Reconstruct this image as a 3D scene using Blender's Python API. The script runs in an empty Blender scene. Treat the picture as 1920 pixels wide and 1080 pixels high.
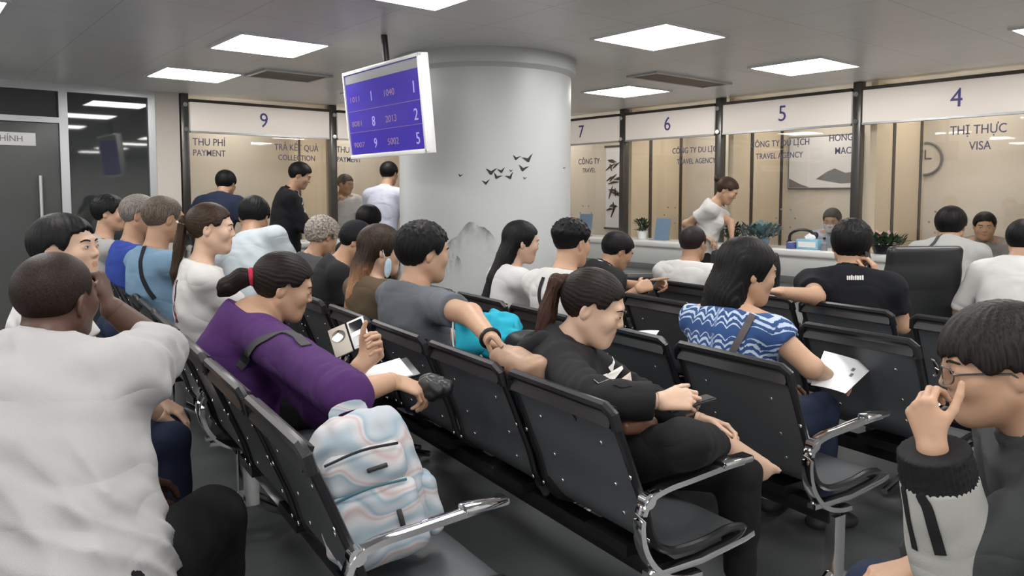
import bpy, bmesh, math, random
import numpy as np
from mathutils import Vector, Matrix, noise as mnoise
import openvdb as vdb

# ------------------------------------------------------------------ camera, world, exposure
SC = bpy.context.scene
COL = SC.collection
F_PX, CY_PX, CAM_H = 1430.0, 460.0, 1.45
PITCH = math.atan(95.0 / F_PX)
cam_data = bpy.data.cameras.new('camera')
cam_data.sensor_fit = 'HORIZONTAL'
cam_data.sensor_width = 36.0
cam_data.lens = 36.0 * F_PX / 1920.0
cam_data.shift_y = (CY_PX - 540.0) / 1920.0
cam_data.clip_start = 0.02
camera = bpy.data.objects.new('camera', cam_data)
COL.objects.link(camera)
camera.location = (0, 0, CAM_H)
camera.rotation_euler = (math.pi / 2 - PITCH, 0, 0)
SC.camera = camera
SC.view_settings.view_transform = 'Standard'
SC.view_settings.look = 'None'
SC.view_settings.gamma = 1.0
SC.view_settings.use_curve_mapping = False
SC.view_settings.exposure = 0.0
world = bpy.data.worlds.new('world')
SC.world = world
world.use_nodes = True
world.node_tree.nodes['Background'].inputs[0].default_value = (0.8, 0.85, 0.9, 1)
world.node_tree.nodes['Background'].inputs[1].default_value = 0.02
LAMP_STRENGTH = 18.0          # ceiling light panels

_cp, _sp = math.cos(PITCH), math.sin(PITCH)
def ray(x, y):
    a, b = (x - 960) / F_PX, (CY_PX - y) / F_PX
    return np.array([a, _cp + b * _sp, -_sp + b * _cp])
def at_depth(x, y, d):
    r = ray(x, y); return np.array([0, 0, CAM_H]) + r * (d / r[1])
def at_z(x, y, z):
    r = ray(x, y); return np.array([0, 0, CAM_H]) + r * ((z - CAM_H) / r[2])

# room axes: WA runs along the right-hand counter wall (away), WB along the left-hand counter wall (to the right)
WA = np.array([-0.63627, 0.77147]); WB = np.array([0.77147, 0.63627])
ROOM_ROT = math.atan2(WB[1], WB[0])
def W(a, b, z=0.0):
    p = WA * a + WB * b; return Vector((p[0], p[1], z))
# seat rows: RU along a row (away), RN the way the seats face
RA = math.radians(32.5)
RN = np.array([math.cos(RA), math.sin(RA)]); RU = np.array([-math.sin(RA), math.cos(RA)])
ROW_ROT = RA - math.pi / 2
ROWS = {'Z': -0.30, 'A': 0.51, 'B': 1.29, 'C': 2.07, 'D': 2.84, 'E': 3.46}
def row_pt(row, a, fwd=0.0, z=0.0):
    p = RN * (ROWS[row] + fwd) + RU * a; return Vector((p[0], p[1], z))
CEIL = 2.45

# ------------------------------------------------------------------ materials
def mat(name, color, rough=0.5, metal=0.0, spec=0.5, bump=0.0, bscale=200.0, var=0.0, vscale=8.0, sss=0.0, emit=0.0, coat=0.0, stretch=None):
    m = bpy.data.materials.new(name); m.use_nodes = True
    nt = m.node_tree; b = nt.nodes['Principled BSDF']
    b.inputs['Base Color'].default_value = (*color, 1)
    b.inputs['Roughness'].default_value = rough
    b.inputs['Metallic'].default_value = metal
    b.inputs['Specular IOR Level'].default_value = spec
    if coat: b.inputs['Coat Weight'].default_value = coat
    if emit:
        b.inputs['Emission Color'].default_value = (*color, 1); b.inputs['Emission Strength'].default_value = emit
    if sss:
        b.inputs['Subsurface Weight'].default_value = sss
        b.inputs['Subsurface Radius'].default_value = (1.0, 0.35, 0.2); b.inputs['Subsurface Scale'].default_value = 0.012
    if bump or var:
        tc = nt.nodes.new('ShaderNodeTexCoord'); src = tc.outputs['Object']
        if stretch:
            mp = nt.nodes.new('ShaderNodeMapping'); mp.inputs['Scale'].default_value = stretch
            nt.links.new(src, mp.inputs['Vector']); src = mp.outputs['Vector']
    if var:
        n = nt.nodes.new('ShaderNodeTexNoise'); n.inputs['Scale'].default_value = vscale; n.inputs['Detail'].default_value = 4
        nt.links.new(src, n.inputs['Vector'])
        mx = nt.nodes.new('ShaderNodeMix'); mx.data_type = 'RGBA'
        mx.inputs['A'].default_value = (*[max(0, c * (1 - var)) for c in color], 1)
        mx.inputs['B'].default_value = (*[min(1, c * (1 + var)) for c in color], 1)
        nt.links.new(n.outputs['Fac'], mx.inputs['Factor']); nt.links.new(mx.outputs['Result'], b.inputs['Base Color'])
    if bump:
        n2 = nt.nodes.new('ShaderNodeTexNoise'); n2.inputs['Scale'].default_value = bscale; n2.inputs['Detail'].default_value = 3
        nt.links.new(src, n2.inputs['Vector'])
        bp = nt.nodes.new('ShaderNodeBump'); bp.inputs['Strength'].default_value = bump; bp.inputs['Distance'].default_value = 0.01
        nt.links.new(n2.outputs['Fac'], bp.inputs['Height']); nt.links.new(bp.outputs['Normal'], b.inputs['Normal'])
    return m
def glass_mat(name, tint=(0.975, 0.97, 0.965), refl=1.0):
    m = bpy.data.materials.new(name); m.use_nodes = True; nt = m.node_tree
    nt.nodes.remove(nt.nodes['Principled BSDF'])
    t = nt.nodes.new('ShaderNodeBsdfTransparent'); t.inputs[0].default_value = (*tint, 1)
    g = nt.nodes.new('ShaderNodeBsdfGlossy'); g.inputs['Roughness'].default_value = 0.02
    fr = nt.nodes.new('ShaderNodeLayerWeight'); fr.inputs[0].default_value = 0.5
    pw = nt.nodes.new('ShaderNodeMath'); pw.operation = 'POWER'; pw.inputs[1].default_value = 5.0; nt.links.new(fr.outputs['Facing'], pw.inputs[0])
    mu = nt.nodes.new('ShaderNodeMath'); mu.operation = 'MULTIPLY_ADD'; mu.inputs[1].default_value = .95 * refl; mu.inputs[2].default_value = .045 * refl
    nt.links.new(pw.outputs[0], mu.inputs[0])
    mx = nt.nodes.new('ShaderNodeMixShader'); nt.links.new(mu.outputs[0], mx.inputs[0])
    nt.links.new(t.outputs[0], mx.inputs[1]); nt.links.new(g.outputs[0], mx.inputs[2])
    nt.links.new(mx.outputs[0], nt.nodes['Material Output'].inputs[0]); return m
def grid_mat(name, color, rough, metal, cell, line, linecol, bumpv=0.0, spec=0.5):
    """sheet or tile surface with thin straight joints every `cell` metres in its own object axes"""
    m = mat(name, color, rough, metal, spec, var=0.06, vscale=1.5); nt = m.node_tree; b = nt.nodes['Principled BSDF']
    tc = nt.nodes.new('ShaderNodeTexCoord'); sep = nt.nodes.new('ShaderNodeSeparateXYZ'); nt.links.new(tc.outputs['Object'], sep.inputs[0])
    outs = []
    for ax in (0, 1):
        d = nt.nodes.new('ShaderNodeMath'); d.operation = 'DIVIDE'; d.inputs[1].default_value = cell; nt.links.new(sep.outputs[ax], d.inputs[0])
        f = nt.nodes.new('ShaderNodeMath'); f.operation = 'FRACT'; nt.links.new(d.outputs[0], f.inputs[0])
        l = nt.nodes.new('ShaderNodeMath'); l.operation = 'LESS_THAN'; l.inputs[1].default_value = line / cell; nt.links.new(f.outputs[0], l.inputs[0]); outs.append(l)
    mx = nt.nodes.new('ShaderNodeMath'); mx.operation = 'MAXIMUM'; nt.links.new(outs[0].outputs[0], mx.inputs[0]); nt.links.new(outs[1].outputs[0], mx.inputs[1])
    mix = nt.nodes.new('ShaderNodeMix'); mix.data_type = 'RGBA'; nt.links.new(mx.outputs[0], mix.inputs['Factor'])
    old = b.inputs['Base Color'].links[0].from_socket
    nt.links.new(old, mix.inputs['A']); mix.inputs['B'].default_value = (*linecol, 1); nt.links.new(mix.outputs['Result'], b.inputs['Base Color'])
    return m
M = {}
M['ceiling'] = grid_mat('ceiling_metal_panels', (0.80, 0.80, 0.79), 0.34, 0.0, 0.6, 0.005, (0.55, 0.55, 0.55))
M['floor'] = grid_mat('dark_grey_floor_tiles', (0.10, 0.105, 0.11), 0.3, 0.0, 0.5, 0.004, (0.08, 0.08, 0.08))
M['office_wall'] = mat('pale_office_wall', (0.68, 0.625, 0.545), 0.55, var=0.03, vscale=2)
M['cream'] = mat('cream_panel', (0.70, 0.60, 0.45), 0.5, var=0.04, vscale=3)
M['beige_wall'] = mat('beige_wall', (0.60, 0.56, 0.50), 0.6)
M['plain_wall'] = mat('painted_wall', (0.78, 0.77, 0.75), 0.7)
M['column'] = mat('column_satin_sheet', (0.50, 0.52, 0.525), 0.42, var=0.02, vscale=2)
M['sign'] = mat('cream_acrylic_added_glow', (0.92, 0.84, 0.77), 0.4, emit=0.22)  # faint glow added to brighten the boards; no backlight is known
M['sign_blue'] = mat('navy_lettering', (0.10, 0.09, 0.32), 0.5)
M['decal'] = mat('grey_navy_window_lettering', (0.09, 0.09, 0.16), 0.5)
M['steel_post'] = mat('dark_brushed_steel', (0.12, 0.115, 0.11), 0.28, 0.75, bump=0.05, bscale=40, stretch=(30, 30, 1))
M['dark_strip'] = mat('dark_bronze_strip', (0.06, 0.05, 0.045), 0.4, 0.3)
M['alu'] = mat('silver_aluminium', (0.55, 0.57, 0.58), 0.35, 0.7)
M['chrome'] = mat('chrome', (0.75, 0.75, 0.76), 0.09, 1.0)
M['black_metal'] = mat('black_painted_tube', (0.008, 0.008, 0.010), 0.34, 0.0)
M['seat_metal'] = mat('charcoal_perforated_steel', (0.082, 0.088, 0.095), 0.45, 0.2, bump=0.15, bscale=420)
M['counter_top'] = mat('white_solid_surface', (0.68, 0.68, 0.66), 0.3)
M['counter_front'] = mat('grey_white_counter_front', (0.50, 0.51, 0.50), 0.4)
M['glass'] = glass_mat('clear_glass')
M['dark_glass'] = mat('dark_tinted_glass', (0.028, 0.034, 0.034), 0.03, 0.0, 0.9)
M['door_glass'] = mat('grey_filmed_glass', (0.075, 0.08, 0.078), 0.16, 0.0, 0.5)
M['white'] = mat('white_plastic', (0.78, 0.78, 0.78), 0.35)
M['paper'] = mat('white_paper', (0.80, 0.80, 0.82), 0.7)
M['black_plastic'] = mat('black_plastic', (0.012, 0.012, 0.014), 0.35)
M['grey_plastic'] = mat('grey_plastic', (0.2, 0.2, 0.21), 0.4)
M['diffuser'] = mat('lit_diffuser', (1.0, 0.98, 0.95), 0.5, emit=LAMP_STRENGTH)
M['vent'] = mat('vent_grille_bronze', (0.34, 0.29, 0.25), 0.4, 0.3)
M['ink'] = mat('ink_black_print', (0.02, 0.02, 0.022), 0.6)
M['office_chair'] = mat('black_leather', (0.014, 0.016, 0.018), 0.38)
M['leaf'] = mat('dark_leaf', (0.02, 0.05, 0.02), 0.5, var=0.4, vscale=30)
M['leaf_blue'] = mat('blue_grey_leaf', (0.10, 0.17, 0.18), 0.5, var=0.4, vscale=30)
M['pink'] = mat('pink_petal', (0.5, 0.28, 0.3), 0.6)
M['clear_blue'] = mat('blue_tinted_acrylic', (0.16, 0.25, 0.36), 0.15)
M['screen_blue'] = mat('lit_blue_screen', (0.040, 0.026, 0.26), 0.16, emit=0.55)
M['screen_text'] = mat('lit_lavender_text', (0.30, 0.27, 0.55), 0.3, emit=0.5)
M['screen_text_dim'] = mat('lit_orange_text', (0.20, 0.13, 0.25), 0.3, emit=0.45)

# ------------------------------------------------------------------ mesh helpers
def tag(o, label=None, cat=None, group=None, kind=None):
    if label: o['label'] = label
    if cat: o['category'] = cat
    if group: o['group'] = group
    if kind: o['kind'] = kind
    return o
def empty(name, loc=(0, 0, 0), rz=0.0, label=None, cat=None, group=None):
    o = bpy.data.objects.new(name, None); COL.objects.link(o); o.location = loc; o.rotation_euler = (0, 0, rz)
    o.empty_display_size = 0.1
    return tag(o, label, cat, group)
def link(name, me, m, parent=None):
    o = bpy.data.objects.new(name, me); COL.objects.link(o)
    for x in (m if isinstance(m, (list, tuple)) else [m]): me.materials.append(x)
    if parent: o.parent = parent
    return o
class MB:
    def __init__(s): s.bm = bmesh.new()
    def box(s, c, size, rz=0.0, bevel=0.0, rot=None, seg=2):
        g = bmesh.ops.create_cube(s.bm, size=1.0); vs = g['verts']
        bmesh.ops.scale(s.bm, vec=Vector(size), verts=vs)
        if bevel:
            es = list({e for v in vs for e in v.link_edges})
            r = bmesh.ops.bevel(s.bm, geom=es, offset=bevel, segments=seg, affect='EDGES', profile=0.5)
            vs = list({v for f in r['faces'] for v in f.verts} | {v for v in vs if v.is_valid})
        R = rot.to_4x4() if rot is not None else Matrix.Rotation(rz, 4, 'Z')
        bmesh.ops.transform(s.bm, matrix=Matrix.Translation(Vector(c)) @ R, verts=vs); return s
    def loft(s, rings, closed=True, caps=True):
        vr = [[s.bm.verts.new(p) for p in r] for r in rings]
        n = len(rings[0])
        for a, b in zip(vr[:-1], vr[1:]):
            for i in range(n if closed else n - 1):
                j = (i + 1) % n; s.bm.faces.new((a[i], a[j], b[j], b[i]))
        if caps and closed and n > 2:
            s.bm.faces.new(list(reversed(vr[0]))); s.bm.faces.new(vr[-1])
        return s
    def tube(s, pts, r, n=8, flat=None, up=None):
        """round tube (or flat bar: flat=(half width, half thickness)) along a polyline"""
        pts = [Vector(p) for p in pts]; rings = []; prev = Vector(up) if up is not None else None
        for i, p in enumerate(pts):
            t = (pts[min(i + 1, len(pts) - 1)] - pts[max(i - 1, 0)]).normalized()
            if prev is None:
                prev = Vector((0, 0, 1)) if abs(t.z) < 0.9 else Vector((1, 0, 0))
            x = (prev - t * prev.dot(t)); x = x.normalized() if x.length > 1e-6 else t.orthogonal().normalized()
            y = t.cross(x)
            if up is None: prev = x
            rr = r[i] if isinstance(r, (list, tuple)) else r
            ring = []
            for k in range(n):
                a = 2 * math.pi * k / n
                if flat: ring.append(p + y * flat[0] * max(-1, min(1, 1.35 * math.cos(a))) + x * flat[1] * max(-1, min(1, 1.35 * math.sin(a))))
                else: ring.append(p + (x * math.cos(a) + y * math.sin(a)) * rr)
            rings.append(ring)
        return s.loft(rings)
    def lathe(s, prof, n=24, c=(0, 0, 0)):
        rings = [[(c[0] + r * math.cos(2 * math.pi * k / n), c[1] + r * math.sin(2 * math.pi * k / n), c[2] + z) for k in range(n)] for r, z in prof]
        return s.loft(rings)
    def disc(s, c, nrm, r, t=0.003, n=10):
        c = Vector(c); nrm = Vector(nrm).normalized(); x = nrm.orthogonal().normalized(); y = nrm.cross(x)
        rings = [[c + nrm * h + (x * math.cos(2 * math.pi * k / n) + y * math.sin(2 * math.pi * k / n)) * q for k in range(n)] for h, q in ((0, r), (t * .6, r), (t, r * .7))]
        return s.loft(rings)
    def poly(s, pts, t, nrm):
        """flat outline given thickness t along nrm"""
        nrm = Vector(nrm) * t; a = [Vector(p) for p in pts]
        return s.loft([a, [p + nrm for p in a]])
    def sphere(s, c, r, seg=12):
        g = bmesh.ops.create_uvsphere(s.bm, u_segments=seg, v_segments=max(6, seg * 2 // 3), radius=1.0)
        r = (r, r, r) if not isinstance(r, (tuple, list)) else r
        bmesh.ops.scale(s.bm, vec=Vector(r), verts=g['verts']); bmesh.ops.translate(s.bm, vec=Vector(c), verts=g['verts']); return s
    def build(s, name, m, parent=None, smooth=35):
        bmesh.ops.recalc_face_normals(s.bm, faces=s.bm.faces[:])
        me = bpy.data.meshes.new(name); s.bm.to_mesh(me); s.bm.free()
        if smooth:
            me.shade_smooth()
            try: me.set_sharp_from_angle(angle=math.radians(smooth))
            except Exception: pass
        return link(name, me, m, parent)
def smooth_path(pts, k=5):
    """Catmull-Rom through pts"""
    P = [np.array(p, float) for p in pts]; P = [2 * P[0] - P[1]] + P + [2 * P[-1] - P[-2]]; out = []
    for i in range(1, len(P) - 2):
        for j in range(k):
            t = j / k
            out.append(0.5 * ((2 * P[i]) + (P[i + 1] - P[i - 1]) * t + (2 * P[i - 1] - 5 * P[i] + 4 * P[i + 1] - P[i + 2]) * t * t + (3 * P[i] - P[i - 1] - 3 * P[i + 1] + P[i + 2]) * t ** 3))
    out.append(P[-2]); return [tuple(p) for p in out]
def text(name, body, size, m, parent, loc, rot, align='CENTER', depth=0.0015, bold=0.0, space=1.0, sx=1.0):
    """lettering: outlines turned into a thin mesh. rot: 3x3 whose columns are reading direction, up, out"""
    cu = bpy.data.curves.new(name, 'FONT'); cu.body = body; cu.size = size; cu.align_x = align; cu.align_y = 'CENTER'
    cu.extrude = depth; cu.offset = bold; cu.space_character = space; cu.resolution_u = 3
    to = bpy.data.objects.new(name, cu); COL.objects.link(to)
    dg = bpy.context.evaluated_depsgraph_get(); me = bpy.data.meshes.new_from_object(to.evaluated_get(dg))
    bpy.data.objects.remove(to); me.materials.clear(); me.name = name
    if sx != 1.0: me.transform(Matrix.Diagonal((sx, 1, 1, 1)))
    o = link(name, me, m, parent)
    o.matrix_local = Matrix.Translation(Vector(loc)) @ rot.to_4x4(); return o
def axes(x, y, z): return Matrix((Vector(x), Vector(y), Vector(z))).transposed()
def copy_tree(o, parent=None):
    c = o.copy(); COL.objects.link(c)
    if parent is not None: c.parent = parent
    for ch in list(o.children): copy_tree(ch, c)
    return c

# ------------------------------------------------------------------ the room
FL0, FL1 = (-5.5, -6.0), (9.6, 8.2)          # room rectangle in (a, b)
def slab(name, a0, a1, b0, b1, z0, z1, m):
    o = MB().box((0, 0, 0), (b1 - b0, a1 - a0, z1 - z0)).build(name, m, smooth=0)
    o.location = W((a0 + a1) / 2, (b0 + b1) / 2, (z0 + z1) / 2); o.rotation_euler = (0, 0, ROOM_ROT)
    return tag(o, kind='structure')
A_WALL, B_WALL = 8.0, 6.8                     # planes of the two counter fronts
A_BACK, B_BACK = 9.1, 7.9                     # office back walls behind them
slab('floor', -5.6, 9.3, -6.1, 8.1, -0.1, 0.0, M['floor'])
slab('ceiling', -5.6, 9.3, -6.1, 8.1, CEIL, CEIL + 0.1, M['ceiling'])
slab('wall_back', -5.6, -5.5, -6.1, 8.1, 0, CEIL, M['plain_wall'])
slab('wall_left', -5.5, 8.0, -6.1, -6.0, 0, CEIL, M['plain_wall'])
slab('wall_far', A_BACK, A_BACK + 0.1, 2.1, 8.1, 0, CEIL, M['office_wall'])
slab('wall_right', -5.5, A_BACK, B_BACK, B_BACK + 0.1, 0, CEIL, M['office_wall'])
slab('wall_pillar', A_WALL - 0.05, A_BACK, 2.08, 2.30, 0, CEIL, M['beige_wall'])
# glazed partition with a door, left of the counters
def frame_bar(mb, a, b0, b1, z0, z1, t=0.06):
    mb.box((0, 0, 0), (1, 1, 1))
def wall_local(a, b, z=0.0):
    o = W(a, b, z); return o
gp = empty('window_1', W(A_WALL, 0, 0), ROOM_ROT); gp['kind'] = 'structure'
fr = MB()
for b in (-5.95, -4.2, -2.4, -0.55, 1.30, 2.05): fr.box((b, 0, CEIL / 2), (0.07, 0.08, CEIL))
fr.box((-1.95, 0, CEIL - 0.035), (8.1, 0.09, 0.07)); fr.box((-2.35, 0, 2.12), (7.3, 0.085, 0.05)); fr.box((1.68, 0, 0.04), (0.7, 0.085, 0.08))
fr.build('window_frame', M['alu'], gp, smooth=0)
MB().box((1.675, 0, 1.23), (0.68, 0.012, 2.3)).build('pane', M['dark_glass'], gp, smooth=0)
MB().box((-2.35, 0, 2.28), (7.2, 0.012, 0.27)).build('pane', M['dark_glass'], gp, smooth=0)
dr = empty('door_1', W(A_WALL, 0, 0), ROOM_ROT); dr['kind'] = 'structure'
for i, (b0, b1) in enumerate(((-0.51, 1.26), (-2.36, -0.59), (-4.16, -2.44), (-5.9, -4.24))):
    MB().box(((b0 + b1) / 2, 0, 1.05), (b1 - b0, 0.02, 2.08)).build('door_leaf', M['door_glass'], dr, smooth=0)
hd = MB().tube([(1.10, -0.055, 0.75), (1.10, -0.055, 1.62)], 0.014, 10)
for z in (0.85, 1.52): hd.tube([(1.10, -0.055, z), (1.10, 0, z)], 0.008)
hd.build('door_handle', M['alu'], dr)
pl = MB().box((0.62, -0.018, 1.94), (0.92, 0.012, 0.115), bevel=0.003).build('door_sign', M['white'], dr)
text('lettering', 'PHÒNG HÀNH CHÍNH', 0.075, M['grey_plastic'], pl, (0.62, -0.0255, 1.94), axes((1, 0, 0), (0, 0, 1), (0, -1, 0)), sx=0.95)

# round column with an ink landscape printed on it
CC = at_depth(910, 365, 5.9); CX, CYY, CR = CC[0], CC[1], 0.655
col = MB().lathe([(CR, 0), (CR, CEIL - 0.13), (CR + 0.004, CEIL - 0.125), (CR + 0.035, CEIL - 0.10), (CR + 0.04, CEIL - 0.0)], 96).build('round_column', M['column'])
col.location = (CX, CYY, 0); tag(col, kind='structure')
def on_column(x, y, eps=0.002):
    """point of the column surface seen at photo pixel x, y, as angle and height"""
    r = ray(x, y); ox, oy = -CX, -CYY
    A = r[0] ** 2 + r[1] ** 2; B = 2 * (ox * r[0] + oy * r[1]); C = ox * ox + oy * oy - (CR + eps) ** 2
    t = (-B - math.sqrt(max(0, B * B - 4 * A * C))) / (2 * A)
    return math.atan2(oy + r[1] * t, ox + r[0] * t), CAM_H + r[2] * t
def col_pt(a, z, e=0.0015): return Vector(((CR + e) * math.cos(a), (CR + e) * math.sin(a), z))
def col_patch(mb, outline):
    """thin printed outline (photo pixels) laid round the column"""
    pts = [on_column(*p) for p in outline]
    c = (sum(p[0] for p in pts) / len(pts), sum(p[1] for p in pts) / len(pts))
    vs = [mb.bm.verts.new(col_pt(*p)) for p in pts]; vc = mb.bm.verts.new(col_pt(*c))
    for i in range(len(vs)): mb.bm.faces.new((vs[i], vs[(i + 1) % len(vs)], vc))
birds = MB()
rb = random.Random(4)
for x, y, s, k in ((968, 296, 8, .3), (990, 298, 11, -.2), (921, 322, 11, .1), (932, 331, 9, .5), (956, 331, 9, -.3), (958, 320, 4, .2), (981, 316, 10, .3), (911, 342, 8, .0), (984, 334, 4, .2), (863, 329, 5, .3), (1058, 315, 3, .2), (940, 320, 8, -.1)):
    c, sn = math.cos(k), math.sin(k)
    o = [(-1, -.45), (-.55, -.35), (0, .18), (.5, -.5), (1, -.75), (.55, -.15), (.12, .55), (-.2, .5), (-.6, 0)]
    col_patch(birds, [(x + s * (c * p - sn * q), y + s * (sn * p + c * q)) for p, q in o])
birds.build('bird_print', M['ink'], col, smooth=0)
def ink_wash():
    m = bpy.data.materials.new('ink_wash_mountain'); m.use_nodes = True; nt = m.node_tree; b = nt.nodes['Principled BSDF']
    at = nt.nodes.new('ShaderNodeAttribute'); at.attribute_name = 'wash'
    tc = nt.nodes.new('ShaderNodeTexCoord'); n = nt.nodes.new('ShaderNodeTexNoise'); n.inputs['Scale'].default_value = 18; n.inputs['Detail'].default_value = 6
    mp = nt.nodes.new('ShaderNodeMapping'); mp.inputs['Scale'].default_value = (1, 1, .4); nt.links.new(tc.outputs['Object'], mp.inputs[0]); nt.links.new(mp.outputs[0], n.inputs['Vector'])
    r = nt.nodes.new('ShaderNodeMapRange'); r.inputs['From Min'].default_value = .3; r.inputs['From Max'].default_value = .7; nt.links.new(n.outputs['Fac'], r.inputs['Value'])
    mu = nt.nodes.new('ShaderNodeMath'); mu.operation = 'MULTIPLY'; nt.links.new(at.outputs['Fac'], mu.inputs[0]); nt.links.new(r.outputs[0], mu.inputs[1])
    mx = nt.nodes.new('ShaderNodeMix'); mx.data_type = 'RGBA'; mx.inputs['A'].default_value = (.50, .52, .525, 1); mx.inputs['B'].default_value = (.06, .065, .07, 1)
    nt.links.new(mu.outputs[0], mx.inputs['Factor']); nt.links.new(mx.outputs['Result'], b.inputs['Base Color']); b.inputs['Roughness'].default_value = .42
    return m
def mountain(ridge, drop, power):
    """ink mountain printed on the column: dark along its ridge, thinning downwards"""
    mb = MB(); rows = 7; lay = mb.bm.verts.layers.float.new('wash'); grid = []
    for (x, y) in ridge:
        colv = []
        for k in range(rows):
            t = k / (rows - 1); v = mb.bm.verts.new(col_pt(*on_column(x + 6 * t * math.sin(y), y + drop * t)))
            v[lay] = (1 - t) ** power if 0 < ridge.index((x, y)) < len(ridge) - 1 else 0.0
            colv.append(v)
        grid.append(colv)
    for a, b in zip(grid[:-1], grid[1:]):
        for k in range(rows - 1): mb.bm.faces.new((a[k], b[k], b[k + 1], a[k + 1]))
    return mb.build('mountain_print', MW, col)
MW = ink_wash()
mountain([(832, 470), (838, 458), (845, 450), (851, 446), (856, 444), (862, 436), (868, 428), (873, 421), (880, 416), (889, 417), (897, 424), (908, 426), (917, 433), (924, 441), (931, 452)], 62, 2.2)
mountain([(826, 500), (834, 485), (842, 478), (850, 474), (860, 482), (868, 496)], 45, 2.0)

# dropped sign boards, posts, glass, counters
AX_L = axes((1, 0, 0), (0, 0, 1), (0, -1, 0))
def counters(origin, rot, bays, decals, flip):
    """a run of service windows in a local frame: x along the run, y into the office"""
    Z0, Z1 = 2.08, 2.38
    root_off = []
    hd = MB().box(((bays[0] + bays[-1]) / 2, 0.02, (Z1 + CEIL) / 2 + 0.005), (bays[-1] - bays[0] + .1, 0.10, CEIL - Z1 - 0.01)).build('trim_1', M['beige_wall'], smooth=0)
    hd.location = origin; hd.rotation_euler = (0, 0, rot); tag(hd, kind='structure')
    return Z0, Z1
def place(o, origin, rot): o.location = origin; o.rotation_euler = (0, 0, rot); return o
def sign(origin, rot, x0, x1, num, label, nx=None):
    r = empty('counter_sign', (0, 0, 0), 0, label, 'sign', 'numbered signs above the service windows'); place(r, origin, rot)
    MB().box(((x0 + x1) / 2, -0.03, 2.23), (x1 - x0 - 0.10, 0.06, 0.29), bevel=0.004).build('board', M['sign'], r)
    MB().box(((x0 + x1) / 2, -0.035, 2.385), (x1 - x0 - .09, 0.085, 0.028)).build('top_trim', M['dark_strip'], r, smooth=0)
    MB().box(((x0 + x1) / 2, -0.03, 2.078), (x1 - x0 - .1, 0.07, 0.018)).build('bottom_trim', M['alu'], r, smooth=0)
    if num: text('number', num, 0.215, M['sign_blue'], r, ((x0 + x1) / 2 if nx is None else nx, -0.0625, 2.225), AX_L, sx=0.92)
def post(origin, rot, x, label):
    r = empty('counter_post', (0, 0, 0), 0, label, 'post', 'steel posts between the service windows'); place(r, origin, rot)
    MB().box((x, -0.02, 0.95 + (CEIL - 0.95) / 2), (0.075, 0.09, CEIL - 0.95), bevel=0.006).build('shaft', M['steel_post'], r)
    for z in (2.10, 2.34): MB().tube([(x, -0.065, z), (x, -0.085, z)], 0.022, 14).build('cap', M['chrome'], r)
def pane(origin, rot, x0, x1, words, label):
    r = empty('glass_pane', (0, 0, 0), 0, label, 'glass screen', 'glass screens of the service windows'); place(r, origin, rot)
    MB().box(((x0 + x1) / 2, 0.012, 1.509), (x1 - x0 - 0.09, 0.008, 1.11)).build('glass', M['glass'], r, smooth=0)
    for body, x, z, sz, *al in words: text('lettering', body, sz, M['decal'], r, (x, 0.0065, z), AX_L, align=al[0] if al else 'CENTER', bold=0.0004, sx=0.82)
    n = 14; a0 = (x0 + x1) / 2 + .02; fr = MB()          # ring of small holes to speak through
    for i in range(6): fr.disc((a0 + .10 * math.cos(i * math.pi / 3), 0.0075, 1.22 + .10 * math.sin(i * math.pi / 3)), (0, -1, 0), 0.010, 0.002, 10)
    fr.build('speech_holes', M['grey_plastic'], r)
    return r
L_O, L_R = W(A_WALL, 0, 0), ROOM_ROT
R_O, R_R = W(0, B_WALL, 0), ROOM_ROT - math.pi / 2      # local x = -a, local y = +b
lb = [2.35, 3.95, 5.5, 6.72]
rbk = [-7.92, -7.50, -6.14, -4.80, -3.34, -1.95, -0.6]
for i, (num, lab, words) in enumerate((
    ('9', 'cream sign board with a blue number 9', [('THU PHÍ', 2.60, 1.98, .105), ('PAYMENT', 2.60, 1.87, .09), ('TRẢ KẾT QUẢ', 3.54, 1.96, .095), ('COLLECTION', 3.54, 1.85, .085)]),
    ('8', 'cream sign board behind the hanging screen, next right of number 9', [('THU PHÍ', 4.17, 1.96, .10), ('PAYMENT', 4.17, 1.85, .085)]),
    (None, 'blank cream sign board in the corner behind the column', []))):
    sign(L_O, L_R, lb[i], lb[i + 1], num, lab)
    pane(L_O, L_R, lb[i], lb[i + 1], words, ('glass screen under the number 9 sign, lettered PAYMENT and COLLECTION', 'glass screen just right of number 9, behind the hanging screen', 'glass screen in the corner hidden behind the column')[i])
for i, x in enumerate(lb): post(L_O, L_R, x, ('steel post at the left end of the number 9 sign', 'steel post at the right end of the number 9 sign', 'steel post behind the column', 'steel post in the corner behind the column')[i])
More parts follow.
